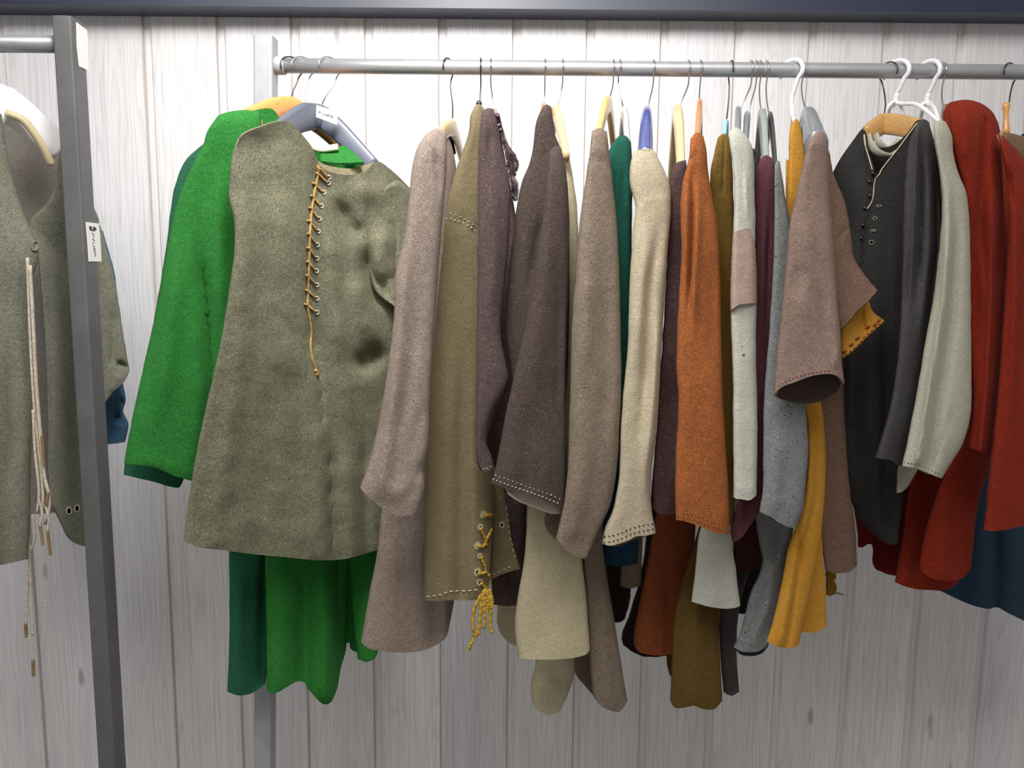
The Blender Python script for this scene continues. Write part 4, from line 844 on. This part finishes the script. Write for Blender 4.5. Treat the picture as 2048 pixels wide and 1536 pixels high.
cord(cb, cb, pip, [(1728, 260), (1729, 285), (1737, 310), (1745, 322)], .0009, 'piping', .0012, n=20)
for (x, y, rx, ry) in ((1758, 412, 5, 2), (1750, 437, 4, 3), (1747, 461, 5, 1.6), (1743, 485, 4.5, 4)): ring(cb, cb, plain('sage_thread', (112, 116, 90), .8), x, y, rx, ry, .0009, 'buttonhole', 0, hole)
btn = plain('dark_button', (44, 24, 34), .3, 0, .1, coat=.4)
for (x, y) in ((1745, 346), (1739, 363), (1739, 391), (1729, 416), (1726, 450), (1722, 476)):
    c = hit(cb, x, y, .002); vs, fs = [], []; sweep(vs, fs, [c+np.array([0, -z, 0]) for z in (-.003, -.001, .001, .003)], [(.0010,)*2, (.0030,)*2, (.0030,)*2, (.0010,)*2], 10); meshobj('button', vs, fs, btn, cb)
hanger('curved wooden hanger in the neck of the charcoal jacket', 1777, (1768, 226), (1850, 262), woodmat('tan_wood', (196, 146, 84)), ny=-.425, neary=-.50, far=(1733, 270), fary=-.45, side=1, yaw=-.5, sec=(.009, .019), wm=wire_d, crest=.3, drop=0, tipsec=.9)

# --- 24 cream linen
m_cl = wool('ivory', (206, 202, 180), .06, 0, patch=.06)
g = garment('wool_tunic', 1868, 250, RY, 'ivory tunic with a long tapering sleeve between the charcoal jacket and the red coat', 'tunic')
iv = piece('sleeve', g, m_cl, [(1868, 246), (1868, 280), (1877, 330), (1884, 400), (1880, 480), (1866, 600), (1851, 680), (1838, 760), (1825, 830), (1812, 895), (1804, 931)], [(1892, 244), (1903, 268), (1907, 310), (1918, 350), (1931, 380), (1938, 430), (1941, 520), (1942, 640), (1943, 780), (1941, 830), (1928, 882), (1908, 918), (1895, 938), (1884, 957)],
      (-.665, -.64, -.69, -.67), .034, top=[(1880, 240)], bot=[(1830, 937), (1858, 946), (1872, 953)], amp=.006, capv=.05,
      folds=[([(1893, 340), (1898, 450), (1888, 600), (1862, 760), (1836, 920)], 8, .016), ([(1903, 330), (1912, 480), (1902, 640), (1876, 800), (1856, 930)], (6, 14), -.014), ([(1905, 830), (1880, 890), (1866, 930)], 3, -.003), ([(1880, 400), (1870, 560), (1845, 700)], 6, -.010)])
stitches(iv, iv, brown_thread, [(1808, 925), (1835, 930), (1862, 940), (1880, 948)], 2, 5, .0008)
piece('body', g, m_cl, [(1872, 275), (1858, 600), (1820, 800), (1795, 940), (1793, 986)], [(1895, 280), (1915, 600), (1880, 800), (1835, 940), (1822, 962)], (-.575, -.57, -.58, -.575), .011, bot=[(1800, 985), (1812, 975)], amp=.008)
P = cr([tuple(W(x, y, d)) for x, y, d in ((1736, 272, -.50), (1742, 290, -.51), (1757, 306, -.515), (1778, 312, -.51), (1795, 300, -.49), (1792, 284, -.46))], 24)
tubeobj('collar', g, m_cl, P, (.004, .008), 10)
P = cr([tuple(W(x, y, d)) for x, y, d in ((1752, 270, -.46), (1758, 285, -.47), (1770, 296, -.47), (1788, 292, -.46))], 20)
tubeobj('collar', g, m_cl, P, (.004, .007), 10)
tubehanger('white tubular hanger with a small arch, nearest the charcoal jacket', 1794, (1791, 206), (1886, 250), (1764, 262), -.52, -.30, -.6, -1, arch=[(1770, 234), (1776, 214), (1790, 203), (1802, 212), (1806, 232)])
tubehanger('white tubular hanger with a small arch, nearest the red coat', 1858, (1853, 206), (1884, 262), (1835, 262), -.50, -.28, -.5, -1, arch=[(1840, 216), (1848, 206), (1858, 204), (1868, 214), (1871, 226)])

# --- 25 red coat
m_rd = wool('brick_red', (146, 38, 16), .10, 0, patch=.10); m_rl = plain('beige_facing', (168, 150, 116), .8)
g = garment('wool_coat', 1935, 205, RY, 'brick red heavy wool coat with full skirts, largest garment by the ivory tunic', 'coat')
piece('body', g, m_rd, [(1886, 226), (1886, 250), (1892, 290), (1900, 340), (1912, 400), (1912, 700), (1905, 900), (1870, 1000), (1852, 1060), (1840, 1118), (1840, 1140)], [(1996, 245), (2018, 330), (2032, 500), (2026, 700), (1990, 900), (1958, 1000), (1942, 1138)],
      (-.50, -.48, -.545, -.53), .036, top=[(1895, 208), (1915, 201), (1940, 200), (1965, 208), (1985, 224)], bot=[(1858, 1154), (1888, 1162), (1918, 1159), (1936, 1147)], amp=.008, capv=.07,
      folds=[([(1890, 950), (1885, 1150)], 14, .012), ([(1938, 400), (1930, 800)], 12, -.01)])
piece('sleeve', g, m_rd, [(1898, 218), (1900, 262), (1910, 320), (1926, 372), (1939, 500), (1941, 700), (1943, 830), (1934, 892)], [(1992, 238), (2001, 280), (2006, 380), (2010, 470), (2008, 600), (2002, 700), (1993, 800), (1985, 870), (1978, 917)],
      (-.615, -.60, -.63, -.62), .034, top=[(1925, 202), (1960, 206), (1980, 220)], bot=[(1950, 898), (1965, 907)], lining=m_rl, amp=.008, capv=.08,
      folds=[([(1958, 330), (1950, 520), (1950, 760)], 14, -.016), ([(1984, 260), (1985, 500), (1975, 760), (1962, 900)], 9, .016), ([(1972, 240), (1962, 400), (1972, 600)], 7, -.012), ([(1930, 240), (1935, 330)], 12, .008), ([(2002, 380), (2000, 600)], 6, -.008)])
r2 = piece('sleeve', g, m_rd, [(1994, 262), (2004, 310), (2014, 360), (2018, 430), (2014, 520), (2006, 650), (1996, 780), (1986, 880), (1976, 970), (1969, 1045), (1966, 1059)], [(2052, 320), (2090, 420), (2098, 600), (2100, 1046)], (-.65, -.62, -.67, -.64), .036, top=[(2020, 285)], bot=[(1985, 1062), (2010, 1060), (2048, 1052)], back_bot=[(1985, 1068), (2010, 1066), (2048, 1056)], lining=m_rl, amp=.008, capv=.07,
      folds=[([(2030, 340), (2032, 600), (2018, 900)], 10, .012), ([(2018, 330), (2024, 420)], 6, -.012), ([(2048, 400), (2046, 800)], 12, -.010)])
piece('skirt_fold', g, m_rd, [(1850, 700), (1835, 900), (1815, 1000), (1805, 1080), (1795, 1130), (1790, 1164)], [(1920, 700), (1925, 950), (1922, 1080), (1916, 1165)], (-.43, -.41, -.48, -.46), .034, bot=[(1815, 1174), (1855, 1180), (1895, 1179)], amp=.008, folds=[([(1825, 1000), (1812, 1165)], 10, .008)])
m_rk = wool('deep_red', (128, 28, 20), .12)
piece('skirt_fold', g, m_rk, [(1730, 700), (1705, 900), (1708, 1020), (1714, 1060), (1716, 1094)], [(1850, 700), (1840, 1000), (1812, 1154)], (-.34, -.34, -.38, -.38), .022, bot=[(1726, 1094), (1737, 1088), (1747, 1091), (1750, 1108), (1748, 1122), (1754, 1137), (1775, 1148)], cap=True, amp=.006, M=44,
      folds=[([(1755, 1000), (1756, 1130)], 5, -.010)])
hanger('wire hanger hooked beside the white ones, under the red coat shoulder', 1884, (1890, 208), (1925, 262), w_dark, ny=-.40, neary=-.55, far=(1925, 300), fary=-.25, side=-1, sec=(.006, .014), wm=wire)

# --- 26 navy
m_nv = wool('navy_blue', (42, 66, 86), .10)
g = garment('wool_tunic', 2040, 262, -.36, 'navy blue long garment hanging lowest behind the red coat', 'tunic')
piece('body', g, m_nv, [(2044, 268), (2030, 290), (2026, 330), (2010, 500), (1985, 750), (1950, 950), (1915, 1080), (1892, 1150), (1872, 1178)], [(2140, 330), (2150, 700), (2150, 1000), (2140, 1275)], (-.36, -.32, -.42, -.36), .03, top=[(2070, 262), (2110, 290)], bot=[(1900, 1192), (1930, 1205), (1960, 1215), (1980, 1218), (1992, 1214), (2020, 1228), (2060, 1247), (2100, 1262)],
      amp=.008, M=50, folds=[([(2000, 700), (1990, 1000), (1990, 1216)], (6, 14), -.022), ([(1965, 1000), (1955, 1210)], 20, .012), ([(2030, 1000), (2035, 1230)], 20, .010)])
hanger('dark oak hanger with a turned wooden neck at the far end of the rail', 2022, (2016, 265), (1990, 305), w_dark, ny=-.42, neary=-.45, far=(2100, 330), fary=-.36, side=1, yaw=.9, sec=(.008, .020), wm=wire_d, crest=.4, tipsec=.9)
hx = bpy.data.objects['coat_hanger.%03d' % (len([o for o in bpy.data.objects if o.name.startswith('coat_hanger') and o.parent is None])-1)]
A, B = W(2012, 206, -.415), W(2012, 268, -.42)
tubeobj('neck_peg', hx, w_orange, [A*(1-t)+B*t for t in np.linspace(0, 1, 9)], [(.0062,)*2, (.0068,)*2, (.0052,)*2, (.0046,)*2, (.0046,)*2, (.0050,)*2, (.0058,)*2, (.0064,)*2, (.0064,)*2], 14)

# ============================================================ LIGHT, CAMERA, VIEW
w = bpy.data.worlds.new('shop'); sc.world = w; w.use_nodes = True
bg = w.node_tree.nodes['Background']; bg.inputs[0].default_value = (1.0, .965, .94, 1); bg.inputs[1].default_value = .31
def aim(o, tgt): o.rotation_euler = (Vector(tgt)-o.location).to_track_quat('-Z', 'Y').to_euler()
def lamp(kind, name, loc, tgt, e, col, **kw):
    l = bpy.data.lights.new(name, kind); l.energy = e; l.color = col
    for k, v in kw.items(): setattr(l, k, v)
    o = bpy.data.objects.new(name, l); COL.objects.link(o); o.location = loc; aim(o, tgt); return o
lamp('SPOT', 'spot_lamp', (-.14, -1.12, 2.46), (-.16, -.05, 1.50), 86, (1.0, .985, .965), spot_size=math.radians(104), spot_blend=1.0, shadow_soft_size=.18)
lamp('AREA', 'fill_lamp', (-.3, -1.9, 2.95), (-.1, 0, .8), 44, (1.0, .97, .94), shape='RECTANGLE', size=2.2, size_y=.9)  # unseen soft fill, added to brighten the lower wall
c = bpy.data.cameras.new('camera'); co = bpy.data.objects.new('camera', c); COL.objects.link(co)
c.sensor_width = 36; c.lens = F/2048*36; c.clip_start = .05
from mathutils import Matrix
M4 = Matrix(((rt[0], upv[0], -fwd[0], CAM[0]), (rt[1], upv[1], -fwd[1], CAM[1]), (rt[2], upv[2], -fwd[2], CAM[2]), (0, 0, 0, 1)))
co.matrix_world = M4; sc.camera = co
sc.view_settings.view_transform = 'Standard'; sc.view_settings.look = 'None'; sc.view_settings.exposure = 0.0; sc.view_settings.gamma = 1.14
for o in bpy.data.objects:
    if '_w' in o: del o['_w']
    if o.parent is None and o.get('category') in ('tunic', 'jacket', 'coat') and o.location.x > -.6: o['group'] = 'wool garments hanging on the long rail'
    if o.parent is None and o.get('category') == 'hanger' and o.location.x > -.6: o['group'] = 'coat hangers on the long rail'
